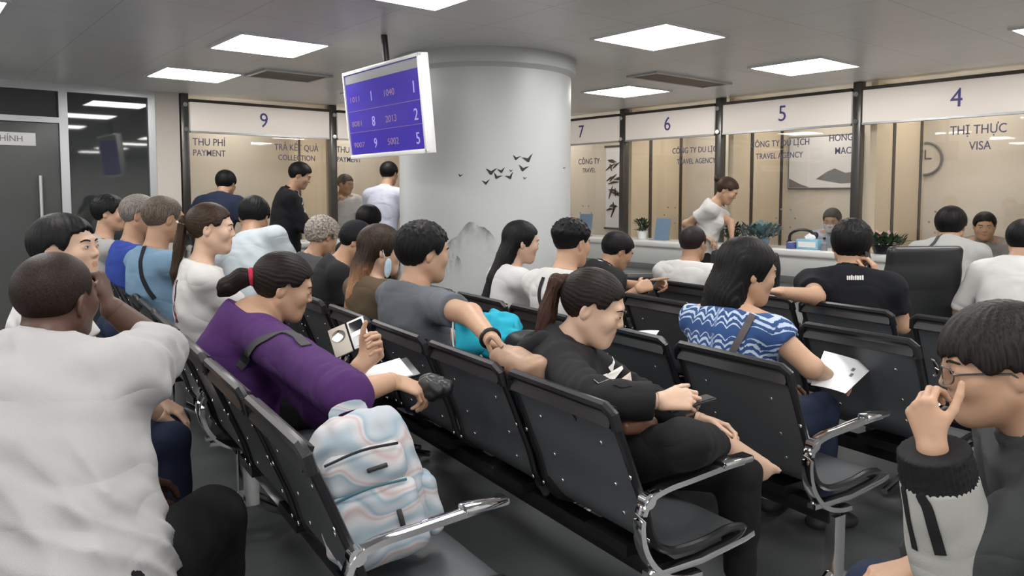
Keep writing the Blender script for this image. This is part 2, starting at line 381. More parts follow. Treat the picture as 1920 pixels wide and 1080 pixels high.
for i, (num, lab, words, plab) in enumerate((
    (None, 'blank cream sign board at the far end behind the column', [], 'narrow glass screen at the far end behind the column'),
    ('7', 'cream sign board with a number 7', [('CÔNG TY', -6.75, 1.86, .10), ('TRAVEL', -6.75, 1.75, .08)], 'glass screen under the number 7 sign'),
    ('6', 'cream sign board with a number 6', [('CÔNG TY DU LỊCH', -5.13, 1.93, .088), ('TRAVEL AGENCY', -5.13, 1.81, .080)], 'glass screen under the number 6 sign, lettered TRAVEL AGENCY'),
    ('5', 'cream sign board with a number 5', [('CÔNG TY DU LỊCH', -4.14, 1.95, .088), ('TRAVEL AGENCY', -4.14, 1.83, .080), ('HONG', -3.63, 1.97, .092, 'LEFT'), ('MAC', -3.57, 1.85, .09, 'LEFT')], 'glass screen under the number 5 sign, lettered TRAVEL AGENCY and HONG'),
    ('4', 'cream sign board with a number 4', [('THỊ THỰC', -2.38, 1.97, .105), ('VISA', -2.36, 1.84, .098)], 'glass screen under the number 4 sign, lettered VISA'),
    ('3', 'cream sign board with a number 3', [], 'glass screen under the number 3 sign'))):
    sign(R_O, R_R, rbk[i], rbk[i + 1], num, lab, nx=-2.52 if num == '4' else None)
    pane(R_O, R_R, rbk[i], rbk[i + 1], words, plab)
for i, x in list(enumerate(rbk))[1:]: post(R_O, R_R, x, ('steel post in the far corner', 'steel post left of the number 7 sign', 'steel post between signs 7 and 6', 'steel post between signs 6 and 5', 'steel post between signs 5 and 4', 'steel post between signs 4 and 3', 'steel post right of the number 3 sign')[i])
# partitions between the offices, with dark strips
pn = 0
for a in (6.14, 4.74, 3.25, 1.9, 0.6):
    pn += 1
    p = slab('wall_partition', a - 0.03, a + 0.03, B_WALL + 0.08, B_BACK, 0, CEIL, M['cream'])
    for b in (7.22, 7.80):
        s_ = MB().box((0, 0, 0), (0.05, 0.075, CEIL - 0.6)).build('strip', M['dark_strip'], None, smooth=0); s_.parent = p
        s_.location = (b - (B_WALL + 0.08 + B_BACK) / 2, 0, 0.1)
for b in lb[:3]:
    p = slab('wall_partition', A_WALL + 0.08, A_BACK, b - 0.03, b + 0.03, 0, CEIL, M['cream'])
    s_ = MB().box((0, 0, 0), (0.075, 0.05, CEIL - 0.6)).build('strip', M['dark_strip'], None, smooth=0); s_.parent = p; s_.location = (0, 0.2, 0.1)
# counters: one continuous worktop each
def counter(origin, rot, x0, x1, label):
    r = empty('service_counter', (0, 0, 0), 0, label, 'counter'); place(r, origin, rot)
    L = x1 - x0; cx = (x0 + x1) / 2
    MB().box((cx, -0.16, 0.915), (L, 0.44, 0.07), bevel=0.02, seg=3).build('worktop', M['counter_top'], r)
    prof = [(-0.36, 0.88), (-0.375, 0.80), (-0.36, 0.70), (-0.30, 0.64), (-0.22, 0.62), (-0.20, 0.10), (0.05, 0.10), (0.05, 0.88)]
    m = MB(); m.loft([[(x0 + .01, y, z) for y, z in prof], [(x1 - .01, y, z) for y, z in prof]]); m.build('front_panel', M['counter_front'], r)
    MB().box((cx, -0.06, 0.05), (L - .02, 0.22, 0.1)).build('plinth', M['dark_strip'], r, smooth=0)
counter(L_O, L_R, 2.34, 6.40, 'long white service counter under signs 9 and 8')
counter(R_O, R_R, -7.95, 4.5, 'long white service counter under signs 7 to 3')
# slatted shelf of the offices is not seen; poster, clock and map behind the glass
po = empty('ink_poster', (0, 0, 0), 0, 'framed grey ink landscape poster on the wall behind window 5', 'poster'); place(po, R_O, R_R)
MB().box((-4.25, 1.085, 1.80), (0.84, 0.02, 0.58)).build('poster_frame', M['grey_plastic'], po, smooth=0)
MB().box((-4.25, 1.074, 1.80), (0.81, 0.012, 0.55)).build('sheet', M['paper'], po, smooth=0)
ik = MB(); ik.poly([(-4.33, 1.067, 1.62), (-4.2, 1.067, 1.70), (-4.12, 1.067, 1.73), (-4.0, 1.067, 1.68), (-3.85, 1.067, 1.70), (-3.85, 1.067, 1.58), (-4.05, 1.067, 1.57)], 0.002, (0, -1, 0))
ik.poly([(-4.65, 1.067, 1.53), (-4.65, 1.067, 1.63), (-4.5, 1.067, 1.56), (-4.4, 1.067, 1.53)], 0.002, (0, -1, 0))
ik.build('ink_print', M['grey_plastic'], po, smooth=0)
ck = empty('wall_clock', (0, 0, 0), 0, 'round wall clock half hidden by a strip behind window 4', 'clock'); place(ck, R_O, R_R)
def ring_y(mb, c, r, t, n=40): mb.tube([(c[0] + r * math.cos(2 * math.pi * k / n), c[1], c[2] + r * math.sin(2 * math.pi * k / n)) for k in range(n + 1)], t, 8); return mb
ring_y(MB(), (-3.21, 1.075, 1.80), 0.155, 0.011).build('rim', M['grey_plastic'], ck)
MB().tube([(-3.21, 1.097, 1.8), (-3.21, 1.08, 1.8)], 0.15, 32).build('dial', M['office_wall'], ck)
MB().box((-3.21, 1.076, 1.84), (0.008, 0.004, 0.09)).box((-3.18, 1.076, 1.80), (0.06, 0.004, 0.01)).build('hands', M['ink'], ck, smooth=0)

# ------------------------------------------------------------------ ceiling lights and vents
M['office_fill'] = mat('added_office_fill', (1.0, 0.96, 0.88), 0.5, emit=7.0)  # glow of the unseen lamps added inside the offices
def ceil_light(a, b, label, dm='diffuser'):
    r = empty('ceiling_light', W(a, b, CEIL), ROOM_ROT, label, 'ceiling light', 'square ceiling lights')
    f = MB()
    for dx, dy, sx, sy in ((0, .3, .62, .02), (0, -.3, .62, .02), (.3, 0, .02, .58), (-.3, 0, .02, .58)): f.box((dx, dy, -0.006), (sx, sy, 0.012))
    f.build('frame', M['white'], r, smooth=0)
    MB().box((0, 0, -0.004), (0.575, 0.575, 0.006)).build('diffuser', M[dm], r, smooth=0)
A_L = [6.65, 5.05, 3.2, 1.4, -0.4, -2.2, -4.0]; B_L = [5.60, 3.85, 2.05, 0.25, -1.55, -3.35, -5.1]
names = {(6.65, 2.05): 'square ceiling light in front of the number 9 sign', (5.05, 2.05): 'large square ceiling light at the top left of the photo', (5.05, 5.60): 'square ceiling light between the column and sign 6', (3.2, 5.60): 'square ceiling light above sign 5'}
for a in A_L:
    for b in B_L:
        p = W(a, b)
        if math.hypot(p.x - CX, p.y - CYY) < 1.1 or (a == 6.65 and b == 5.60): continue
        ceil_light(a, b, names.get((a, b), 'square ceiling light outside the photo'))
for bc in (3.15, 4.7, 6.1): ceil_light(8.62, bc, 'added unseen ceiling light inside the left office, above its counter', 'office_fill')  # unseen lamps, added to brighten the left office
for ac in (8.3, 6.8, 5.47, 4.1, 2.7, 1.3): ceil_light(ac, 7.38, 'added unseen ceiling light inside the right office, above its counter', 'office_fill')  # likewise added unseen, to lift the right office and its dark corner
def vent(a, b, la, lb_, label):
    r = empty('air_vent', W(a, b, CEIL), ROOM_ROT, label, 'air vent', 'ceiling air vents')
    f = MB()
    for dx, dy, sx, sy in ((0, la / 2, lb_ + .04, .03), (0, -la / 2, lb_ + .04, .03), (lb_ / 2, 0, .03, la), (-lb_ / 2, 0, .03, la)): f.box((dx, dy, -0.008), (sx, sy, 0.016))
    f.build('frame', M['alu'], r, smooth=0)
    g = MB(); n = int(la / 0.035)
    for k in range(n): g.box((0, -la / 2 + (k + .5) * la / n, -0.004), (lb_ - .02, 0.012, 0.012), rot=Matrix.Rotation(.6, 3, 'X'))
    g.build('slats', M['vent'], r, smooth=0)
    MB().box((0, 0, -0.001), (lb_, la, 0.003)).build('backing', M['black_plastic'], r, smooth=0)
vent(6.18, 2.67, 0.42, 0.55, 'slatted bronze air vent beside the ceiling light of window 9')
vent(4.24, 5.40, 0.30, 1.0, 'long grey air vent over window 6')

# ------------------------------------------------------------------ hanging screen
tv = empty('display_screen', (0, 0, 0), 0, 'blue queue display screen hanging in front of the column', 'screen')
tv.matrix_world = Matrix.Translation((-0.815, 4.855, 1.98)) @ Matrix.Rotation(-0.909, 4, 'Z') @ Matrix.Rotation(0.095, 4, 'X')
TW, TH = 0.998, 0.58
MB().box((0, 0.03, 0), (TW, 0.055, TH), bevel=0.006).build('housing', M['white'], tv)
bz = MB()
for c, s_ in (((0, 0, TH / 2 - .011), (TW, .022, .022)), ((0, 0, -TH / 2 + .014), (TW, .022, .028)), ((TW / 2 - .012, 0, 0), (.024, .022, TH)), ((-TW / 2 + .008, 0, 0), (.016, .022, TH))): bz.box(c, s_, bevel=.003)
bz.build('bezel', M['white'], tv)
sc_ = MB().box((0, 0.003, 0), (TW - .03, 0.008, TH - .04)).build('panel', M['screen_blue'], tv, smooth=0)
MB().box((0, -0.002, TH / 2 - .055), (TW - .05, 0.002, 0.055)).build('header_band', M['grey_plastic'], tv, smooth=0)
for r_, (z, n1, n2) in enumerate(((0.10, '1', '1'), (-0.06, '8', '2'), (-0.20, '9', '5'))):
    text('lettering', ('1011', '8081', '9007')[r_], 0.05, M['screen_text_dim'], sc_, (-.36, -0.002, z), AX_L, sx=1.6)
    text('lettering', n1, 0.09, M['screen_text'], sc_, (-.13, -0.002, z), AX_L)
    text('lettering', ('1040', '2013', '5002')[r_], 0.06, M['screen_text_dim'], sc_, (.10, -0.002, z), AX_L, sx=1.2)
    text('lettering', n2, 0.10, M['screen_text'], sc_, (.40, -0.002, z), AX_L)
    if r_: MB().box((0, -0.002, z + .085), (TW - .06, .002, .003)).build('divider', M['screen_text_dim'], sc_, smooth=0)
bk = MB(); bk.tube([(0, .06, .1), (0, .06, 0.48)], 0.02, 12); bk.box((0, .07, .05), (.3, .03, .25))
bk.build('ceiling_bracket', M['black_metal'], tv)

# ------------------------------------------------------------------ beam seating
PITCHX = 0.566
SEAT_PROF = [(.530, .405), (.525, .43), (.505, .448), (.445, .454), (.36, .442), (.26, .440), (.205, .450), (.165, .474), (.140, .51), (.128, .55), (.112, .60), (.085, .665), (.036, .785), (-.006, .88)]
def sheet(mb, prof, x0, x1, t=0.004):
    """bent sheet of thickness t"""
    P = [Vector((0, y, z)) for y, z in prof]; off = []
    for i, p in enumerate(P):
        d = (P[min(i + 1, len(P) - 1)] - P[max(i - 1, 0)]).normalized(); off.append(Vector((0, -d.z, d.y)) * t)
    ring = lambda x: [p + Vector((x, 0, 0)) for p in P] + [p + o + Vector((x, 0, 0)) for p, o in zip(reversed(P), reversed(off))]
    mb.loft([ring(x0), ring(x1)])
def make_bench(n):
    r = empty('beam_bench'); L = n * PITCHX
    MB().box((-L / 2, 0.26, 0.345), (L - 0.06, 0.07, 0.06), bevel=.006).build('beam', M['black_metal'], r)
    sp = smooth_path([(0, y, z) for y, z in SEAT_PROF], 3)
    for i in range(n):
        x1 = -i * PITCHX - 0.035; x0 = -(i + 1) * PITCHX + 0.035
        m = MB(); sheet(m, [(p[1], p[2]) for p in sp], x0, x1); st = m.build('seat', M['seat_metal'], r, smooth=60)
        f = MB()
        for x in (x0, x1):
            f.tube([(x, p[1] - .003, p[2]) for p in sp], 0.0125, 8)
        f.build('side_frame', M['black_metal'], st)
        e = MB(); e.tube([(x0 - .008, .006, .83), (x0 - .003, -.004, .87), (x0 + .02, -.011, .888), (x1 - .02, -.011, .888), (x1 + .003, -.004, .87), (x1 + .008, .006, .83)], 0.016, 8)
        w = .05; e.box(((x0 + x1) / 2, .002, .86), (x1 - x0 - .01, 0.012, 0.06), rot=Matrix.Rotation(-.32 + .0, 3, 'X'))
        e.build('top_rail', M['black_metal'], st)
        me_ = st.data; nb_ = len(me_.polygons); rv = MB()
        for xx in (x0 + .10, x1 - .10):
            for y, z in ((.044, .76), (.098, .63), (.130, .54)): rv.disc((xx, y - .004, z), (0, -1, -.1), 0.006, 0.003, 8)
        for y, z in ((.072, .69), (.14, .50)):
            for xx in (x0 - .004, x1 + .004): rv.disc((xx, y - .016, z), (0, -1, -.1), 0.007, 0.003, 8)
        bmx = bmesh.new(); bmx.from_mesh(me_); bmx.faces.ensure_lookup_table(); tmp = bpy.data.meshes.new('tmp'); rv.bm.to_mesh(tmp); rv.bm.free(); bmx.from_mesh(tmp); bmx.faces.ensure_lookup_table()
        for f_ in bmx.faces[nb_:]: f_.material_index = 1
        bmesh.ops.recalc_face_normals(bmx, faces=bmx.faces[:]); bmx.to_mesh(me_); bmx.free(); bpy.data.meshes.remove(tmp); me_.materials.append(M['chrome'])     # chrome bolts belong to the sheet
        me_.shade_smooth(); me_.set_sharp_from_angle(angle=math.radians(60))
        MB().box(((x0 + x1) / 2, 0.26, 0.392), (0.20, 0.16, 0.035)).build('bracket', M['black_metal'], st, smooth=0)
    for x in ([-0.012, -L + 0.012]):
        a = MB()
        arm = smooth_path([(x, .47, .665), (x, .40, .663), (x, .25, .652), (x, .16, .645), (x, .10, .625), (x, .075, .575), (x, .08, .51), (x, .11, .45), (x, .165, .40), (x, .24, .375), (x, .30, .37)], 4)
        a.tube(arm, 0, 10, flat=(0.017, 0.010), up=(0, .3, 1))
        a.box((x, .44, .671), (0.05, 0.13, 0.022), bevel=.009)
        a.tube([(x, .10, .415), (x, .30, .41), (x, .48, .428), (x, .52, .437)], 0, 8, flat=(0.016, 0.009))
        a.tube([(x - .014, .10, .625), (x + .014, .10, .625)], 0.022, 12)
        a.build('armrest', M['chrome'], r)
    for x in (-0.03, -L + 0.03):
        MB().tube([(x, .26, .345), (x, .26, .13)], 0, 8, flat=(.03, .02)).tube(smooth_path([(x, .26, .15), (x, .14, .075), (x, -.02, .022)], 4), 0.018, 8).tube(smooth_path([(x, .26, .15), (x, .38, .075), (x, .54, .022)], 4), 0.018, 8).build('leg', M['chrome'], r)
    return r
BENCH_LABELS = {
    ('Z', 0): 'beam bench under the man in the white shirt at lower left',
    ('Z', 1): 'next beam bench behind the man in the white shirt, at the left edge',
    ('A', 0): 'beam bench carrying the pastel backpack and the woman in purple',
    ('A', 1): 'beam bench of the two men in blue shirts, second of that row from the front',
    ('A', 2): 'farthest bench of the row behind the two men in blue shirts',
    ('B', 0): 'beam bench of the woman in the black hoodie and the man in the grey shirt',
    ('B', 1): 'beam bench beyond the man in the grey shirt, under the person with grey curls',
    ('C', 0): 'beam bench with the woman in the blue patterned dress',
    ('C', 1): 'beam bench under the girl with long black hair',
    ('C', 2): 'beam bench beyond the column, at the back',
    ('D', 0): 'empty beam bench in front of the woman in the blue dress',
    ('D', 1): 'beam bench under the man with a phone left of the blue dress',
    ('E', 0): 'beam bench right of the man in the black polo shirt',
    ('E', 1): 'beam bench under the man in the black polo shirt and the man in white'}
protos = {}
for row, units in {'Z': [(1.50, 3), (3.26, 3)], 'A': [(1.61, 3), (3.37, 3), (5.13, 3)], 'B': [(1.49, 4), (3.81, 3)], 'C': [(1.54, 2), (2.71, 3), (5.80, 2)], 'D': [(1.56, 2), (2.73, 2)], 'E': [(0.86, 2), (2.03, 3)]}.items():
    for k, (a0, n) in enumerate(units):
        if n not in protos: b = protos[n] = make_bench(n)
        else: b = copy_tree(protos[n])
        b.location = row_pt(row, a0); b.rotation_euler = (0, 0, ROW_ROT)
        tag(b, BENCH_LABELS[(row, k)], 'bench', 'black steel beam benches of the waiting room')
# ------------------------------------------------------------------ figures: signed distance fields meshed into one surface
def nrm(v): v = np.asarray(v, float); l = np.linalg.norm(v); return v / l if l > 1e-9 else v
def smin(a, b, k):
    h = np.clip(0.5 + 0.5 * (b - a) / k, 0, 1); return b + (a - b) * h - k * h * (1 - h)
def smax(a, b, k): return -smin(-a, -b, k)
def f_cone(P, a, b, ra, rb):
    a = np.asarray(a, np.float32); ba = np.asarray(b, np.float32) - a; pa = P - a; L = float(ba @ ba) + 1e-12
    t = np.clip(pa @ ba / L, 0, 1); q = pa - t[:, None] * ba
    return np.sqrt(np.einsum('ij,ij->i', q, q)) - (ra + (rb - ra) * t)
def f_fcone(P, a, b, ra, rb, ax, f):
    """cone flattened to the share f along the direction ax"""
    a = np.asarray(a, np.float32); b = np.asarray(b, np.float32); ax = nrm(ax).astype(np.float32)
    Q = P - a; Q = Q + np.outer(Q @ ax, ax) * (1 / f - 1); B = b - a; B = B + ax * float(B @ ax) * (1 / f - 1)
    return f_cone(Q, np.zeros(3), B, ra, rb) * f ** .5
def f_ell(P, c, r, R=None):
    q = P - np.asarray(c, np.float32)
    if R is not None: q = q @ np.asarray(R, np.float32)
    r = np.asarray(r, np.float32); k0 = np.sqrt(((q / r) ** 2).sum(1)); k1 = np.sqrt(((q / r ** 2) ** 2).sum(1)) + 1e-9
    return k0 * (k0 - 1) / k1
def f_plane(P, p, n): return (P - np.asarray(p, np.float32)) @ nrm(n).astype(np.float32)
def wob(P, s, seed=0.0):
    """smooth cheap noise, about -1..1"""
    x, y, z = (P * s).T
    return (np.sin(x * 1.3 + 1.7 * np.sin(y * .9 + seed) + seed) + np.sin(y * 1.7 + 1.3 * np.sin(z * 1.1 + seed * 2)) + np.sin(z * 1.5 + 1.9 * np.sin(x * .8 + seed * 3))) / 3
def mesh_sdf(fn, lo, hi, h):
    lo = np.asarray(lo, float); hi = np.asarray(hi, float); B = 4; H = B * h
    n = np.maximum(2, np.ceil((hi - lo) / H).astype(int) + 1)
    ax = [lo[i] + (np.arange(n[i]) * B + 1.5) * h for i in range(3)]
    Gx, Gy, Gz = np.meshgrid(*ax, indexing='ij'); PC = np.stack([Gx.ravel(), Gy.ravel(), Gz.ravel()], 1).astype(np.float32)
    dc = fn(PC).astype(np.float32); act = np.abs(dc) < H * 1.45
    blocks = np.repeat(dc[:, None], B ** 3, 1)
    o = (np.stack(np.meshgrid(*[np.arange(B) - 1.5] * 3, indexing='ij'), -1).reshape(-1, 3) * h).astype(np.float32)
    PA = (PC[act][:, None, :] + o[None]).reshape(-1, 3)
    if len(PA): blocks[act] = fn(PA).astype(np.float32).reshape(-1, B ** 3)
    A = blocks.reshape(n[0], n[1], n[2], B, B, B).transpose(0, 3, 1, 4, 2, 5).reshape(n[0] * B, n[1] * B, n[2] * B)
    A = np.clip(A / h, -3, 3); A[0] = A[-1] = 3; A[:, 0] = A[:, -1] = 3; A[:, :, 0] = A[:, :, -1] = 3
    g = vdb.FloatGrid(3.0); g.copyFromArray(np.ascontiguousarray(A))
    p, q = g.convertToQuads(0.0); return p.astype(np.float64) * h + lo, q
def to_mesh(name, parts, mats, parent, slot=None, sharp=0):
    V = []; Q = []; o = 0
    for p, q in parts: V.append(p); Q.append(q + o); o += len(p)
    V = np.concatenate(V); Q = np.concatenate(Q)
    me = bpy.data.meshes.new(name); me.vertices.add(len(V)); me.vertices.foreach_set('co', V.astype(np.float32).ravel())
    me.loops.add(Q.size); me.loops.foreach_set('vertex_index', Q.astype(np.int32).ravel())
    me.polygons.add(len(Q)); me.polygons.foreach_set('loop_start', np.arange(0, Q.size, 4, dtype=np.int32))
    ob = link(name, me, mats, parent)
    if slot is not None: me.polygons.foreach_set('material_index', slot(V[Q].mean(1)).astype(np.int32))
    me.update(calc_edges=True); me.shade_smooth()
    if sharp: me.set_sharp_from_angle(angle=math.radians(sharp))
    return ob
def rot(axis, a): return np.array(Matrix.Rotation(a, 3, axis))
RZ = lambda a: rot('Z', a)
RX = lambda a: rot('X', a)
RY = lambda a: rot('Y', a)

SKIN = {}
def skin(key, col):
    if key not in SKIN: SKIN[key] = mat('skin_' + key, col, 0.48, 0, 0.4, bump=0.04, bscale=260, var=0.10, vscale=14, sss=0.12)
    return SKIN[key]
def lips(key, col): return skin('lips_' + key, (col[0] * .80, col[1] * .58, col[2] * .58))
def cloth(name, col, bump=0.25, bscale=500, var=0.05, rough=0.85, crease=0.55):
    """woven cloth: fine weave plus soft irregular creases"""
    if name in M: return M[name]
    m = M[name] = mat(name, col, rough, 0, 0.25, bump=bump, bscale=bscale, var=var, vscale=10)
    nt = m.node_tree; b = nt.nodes['Principled BSDF']; fine = [n for n in nt.nodes if n.type == 'BUMP'][0]
    tc = [n for n in nt.nodes if n.type == 'TEX_COORD'][0]
    mp = nt.nodes.new('ShaderNodeMapping'); mp.inputs['Scale'].default_value = (1, 1, 1.9); mp.inputs['Rotation'].default_value = (.35, .5, .2); nt.links.new(tc.outputs['Object'], mp.inputs[0])
    n = nt.nodes.new('ShaderNodeTexNoise'); n.inputs['Scale'].default_value = 4.5; n.inputs['Detail'].default_value = 1.2; n.inputs['Distortion'].default_value = .7; nt.links.new(mp.outputs[0], n.inputs['Vector'])
    a = nt.nodes.new('ShaderNodeMath'); a.operation = 'SUBTRACT'; a.inputs[1].default_value = .5; nt.links.new(n.outputs['Fac'], a.inputs[0])
    ab = nt.nodes.new('ShaderNodeMath'); ab.operation = 'ABSOLUTE'; nt.links.new(a.outputs[0], ab.inputs[0])
    sq = nt.nodes.new('ShaderNodeMath'); sq.operation = 'POWER'; sq.inputs[1].default_value = 1.0; nt.links.new(ab.outputs[0], sq.inputs[0])
    bp = nt.nodes.new('ShaderNodeBump'); bp.inputs['Strength'].default_value = crease; bp.inputs['Distance'].default_value = .03
    nt.links.new(sq.outputs[0], bp.inputs['Height']); nt.links.new(fine.outputs['Normal'], bp.inputs['Normal']); nt.links.new(bp.outputs['Normal'], b.inputs['Normal']); return m
def hair_mat(name, col, tip=None, tip_z=(0, 0), rough=0.5, stretch=(1, 1, .06), scale=240):
    """hair: fine strands drawn along the object's own z axis, with an optional lighter tip"""
    if name in M: return M[name]
    m = bpy.data.materials.new(name); m.use_nodes = True; nt = m.node_tree; b = nt.nodes['Principled BSDF']
    tc = nt.nodes.new('ShaderNodeTexCoord'); mp = nt.nodes.new('ShaderNodeMapping'); mp.inputs['Scale'].default_value = stretch
    nt.links.new(tc.outputs['Object'], mp.inputs[0])
    n = nt.nodes.new('ShaderNodeTexNoise'); n.inputs['Scale'].default_value = scale; n.inputs['Detail'].default_value = 3
    nt.links.new(mp.outputs[0], n.inputs['Vector'])
    rp = nt.nodes.new('ShaderNodeMapRange'); rp.inputs['From Min'].default_value = .35; rp.inputs['From Max'].default_value = .65
    nt.links.new(n.outputs['Fac'], rp.inputs['Value'])
    mx = nt.nodes.new('ShaderNodeMix'); mx.data_type = 'RGBA'
    mx.inputs['A'].default_value = (*[c * .5 for c in col], 1); mx.inputs['B'].default_value = (*[min(1, c * 1.5) for c in col], 1)
    nt.links.new(rp.outputs[0], mx.inputs['Factor']); out = mx.outputs['Result']
    if tip:
        sp = nt.nodes.new('ShaderNodeSeparateXYZ'); nt.links.new(tc.outputs['Object'], sp.inputs[0])
        r2 = nt.nodes.new('ShaderNodeMapRange'); r2.inputs['From Min'].default_value = tip_z[0]; r2.inputs['From Max'].default_value = tip_z[1]
        nt.links.new(sp.outputs['Z'], r2.inputs['Value'])
        m2 = nt.nodes.new('ShaderNodeMix'); m2.data_type = 'RGBA'
        m3 = nt.nodes.new('ShaderNodeMix'); m3.data_type = 'RGBA'
        m3.inputs['A'].default_value = (*[c * .6 for c in tip], 1); m3.inputs['B'].default_value = (*[min(1, c * 1.4) for c in tip], 1)
        nt.links.new(rp.outputs[0], m3.inputs['Factor'])
        nt.links.new(r2.outputs[0], m2.inputs['Factor']); nt.links.new(out, m2.inputs['A']); nt.links.new(m3.outputs['Result'], m2.inputs['B']); out = m2.outputs['Result']
    nt.links.new(out, b.inputs['Base Color']); b.inputs['Roughness'].default_value = rough; b.inputs['Specular IOR Level'].default_value = .16
    bp = nt.nodes.new('ShaderNodeBump'); bp.inputs['Strength'].default_value = .35; bp.inputs['Distance'].default_value = .004
    nt.links.new(n.outputs['Fac'], bp.inputs['Height']); nt.links.new(bp.outputs['Normal'], b.inputs['Normal'])
    M[name] = m; return m

# --- head: own frame x right, y forward, z up, origin between the ears
def head_fields(Q, k, fem, age=0):
    j = .95 if fem else 1.0; E = f_ell
    d = E(Q, (0, -.014, .034), (.0765, .096, .084))
    d = smin(d, E(Q, (0, .020, -.022), (.064 * j, .067, .080)), .03)
    d = smin(d, E(Q, (0, .024, -.062), (.050 * j, .050, .040)), .03)
    d = smin(d, f_cone(Q, (0, .035, -.078), (0, .064, -.092), .034 * j, .021 * j), .03)
    for s in (-1, 1):
        d = smin(d, f_cone(Q, (s * .050 * j, -.004, -.044), (s * .022, .055, -.086), .024, .019), .03)
        d = smin(d, E(Q, (s * .038, .060, -.020), (.026, .024, .026)), .025)
    d = smin(d, f_cone(Q, (-.030, .078, .027), (.030, .078, .027), .011, .011), .02)
    for s in (-1, 1): d = smax(d, -E(Q, (s * .032, .106, .006), (.020, .0165, .011)), .012)
    for s in (-1, 1): d = smin(d, E(Q, (s * .032, .0785, .006), (.0165, .0125, .0105)), .005)
    n = .9 if fem else 1.0
    d = smin(d, f_cone(Q, (0, .086, .012), (0, .0985, -.021), .0065 * n, .0098 * n), .013)
    for s in (-1, 1): d = smin(d, E(Q, (s * .0105 * n, .0905, -.025), (.0078, .0100, .0068)), .006)
    d = smin(d, E(Q, (0, .076, -.055), (.028, .014, .020)), .014)
    d = smin(d, f_cone(Q, (-.013, .0835, -.0512), (.013, .0835, -.0512), .0042, .0042), .007)
    d = smin(d, f_cone(Q, (-.010, .0835, -.0612), (.010, .0835, -.0612), .0052, .0052), .007)
    d = smax(d, -f_cone(Q, (-.013, .0935, -.0560), (.013, .0935, -.0560), .0026, .0026), .004)
    for s in (-1, 1):
        R = RZ(s * .40) @ RX(-.25)
        e = E(Q, (s * .0775, -.010, -.002), (.0080, .018, .030), R)
        e = smax(e, -E(Q, (s * .0870, -.006, .002), (.008, .008, .015), R), .005)
        d = smin(d, e, .006)
    return d
HAIRCUT = {   # how low hair comes (z) for each y of the head frame
    'short': ([-.13, -.08, -.045, -.012, .012, .030, .040, .060, .085, .12], [-.060, -.055, -.045, .018, .024, -.004, .012, .052, .066, .075]),
    'tied': ([-.13, -.08, -.04, -.012, .012, .03, .045, .065, .085, .12], [-.075, -.07, -.05, .012, .026, .015, .030, .058, .076, .085]),
    'long': ([-.13, -.06, -.02, .01, .03, .045, .065, .085, .12], [-.12, -.12, -.10, -.06, -.02, .03, .055, .072, .080]),
    'fringe': ([-.13, -.08, -.045, -.012, .012, .035, .06, .08, .12], [-.065, -.06, -.05, .012, .018, .004, .026, .036, .040]),
    'receding': ([-.13, -.08, -.045, -.012, .012, .030, .045, .06, .12], [-.060, -.055, -.045, .018, .024, .0, .05, .09, .12]),
    'bald': ([-.13, -.08, -.045, -.012, .012, .030, .045, .06, .12], [-.06, -.055, -.04, .018, .024, .01, .05, .075, .085])}
def hair_fields(Q, h):
    ys, zs = HAIRCUT[h['cut']]; vol = h.get('vol', .012); top = h.get('top', 0.0)
    d = f_ell(Q, (0, -.014, .034), (.0765, .096, .084)) - vol
    if top: d = smin(d, f_ell(Q, (0, .0, .075), (.062, .085, .05 + top)), .03)
    if h.get('tight'):   # clipped sides
        d = d + h['tight'] * np.clip((.055 - Q[:, 2]) / .04, 0, 1)
    if h.get('curl'): d = d - h['curl'] * wob(Q, h.get('cs', 190), 1.0)
    edge = np.interp(Q[:, 1], ys, zs) + h.get('jag', .004) * np.sin(Q[:, 0] * 260) + h.get('jag', .004) * np.sin(Q[:, 1] * 240)
    d = smax(d, (edge - Q[:, 2]) * .7, .004)
    if h['cut'] == 'tied': d = d + h.get('lock', .0009) * np.sin(np.arctan2(Q[:, 0], Q[:, 2] - .05) * 34 + 2.0 * wob(Q, 40, 3.0) + Q[:, 1] * 25)
    else: d = d + h.get('lock', .0011) * np.sin(np.arctan2(Q[:, 0], Q[:, 1] + .03) * 30 + 2.2 * wob(Q, 45, 3.0) + Q[:, 2] * 30)
    if h.get('spike'): d = d - h['spike'] * np.clip((Q[:, 2] - .03) / .05, 0, 1) * np.abs(wob(Q, 130, 4.0))
    return d
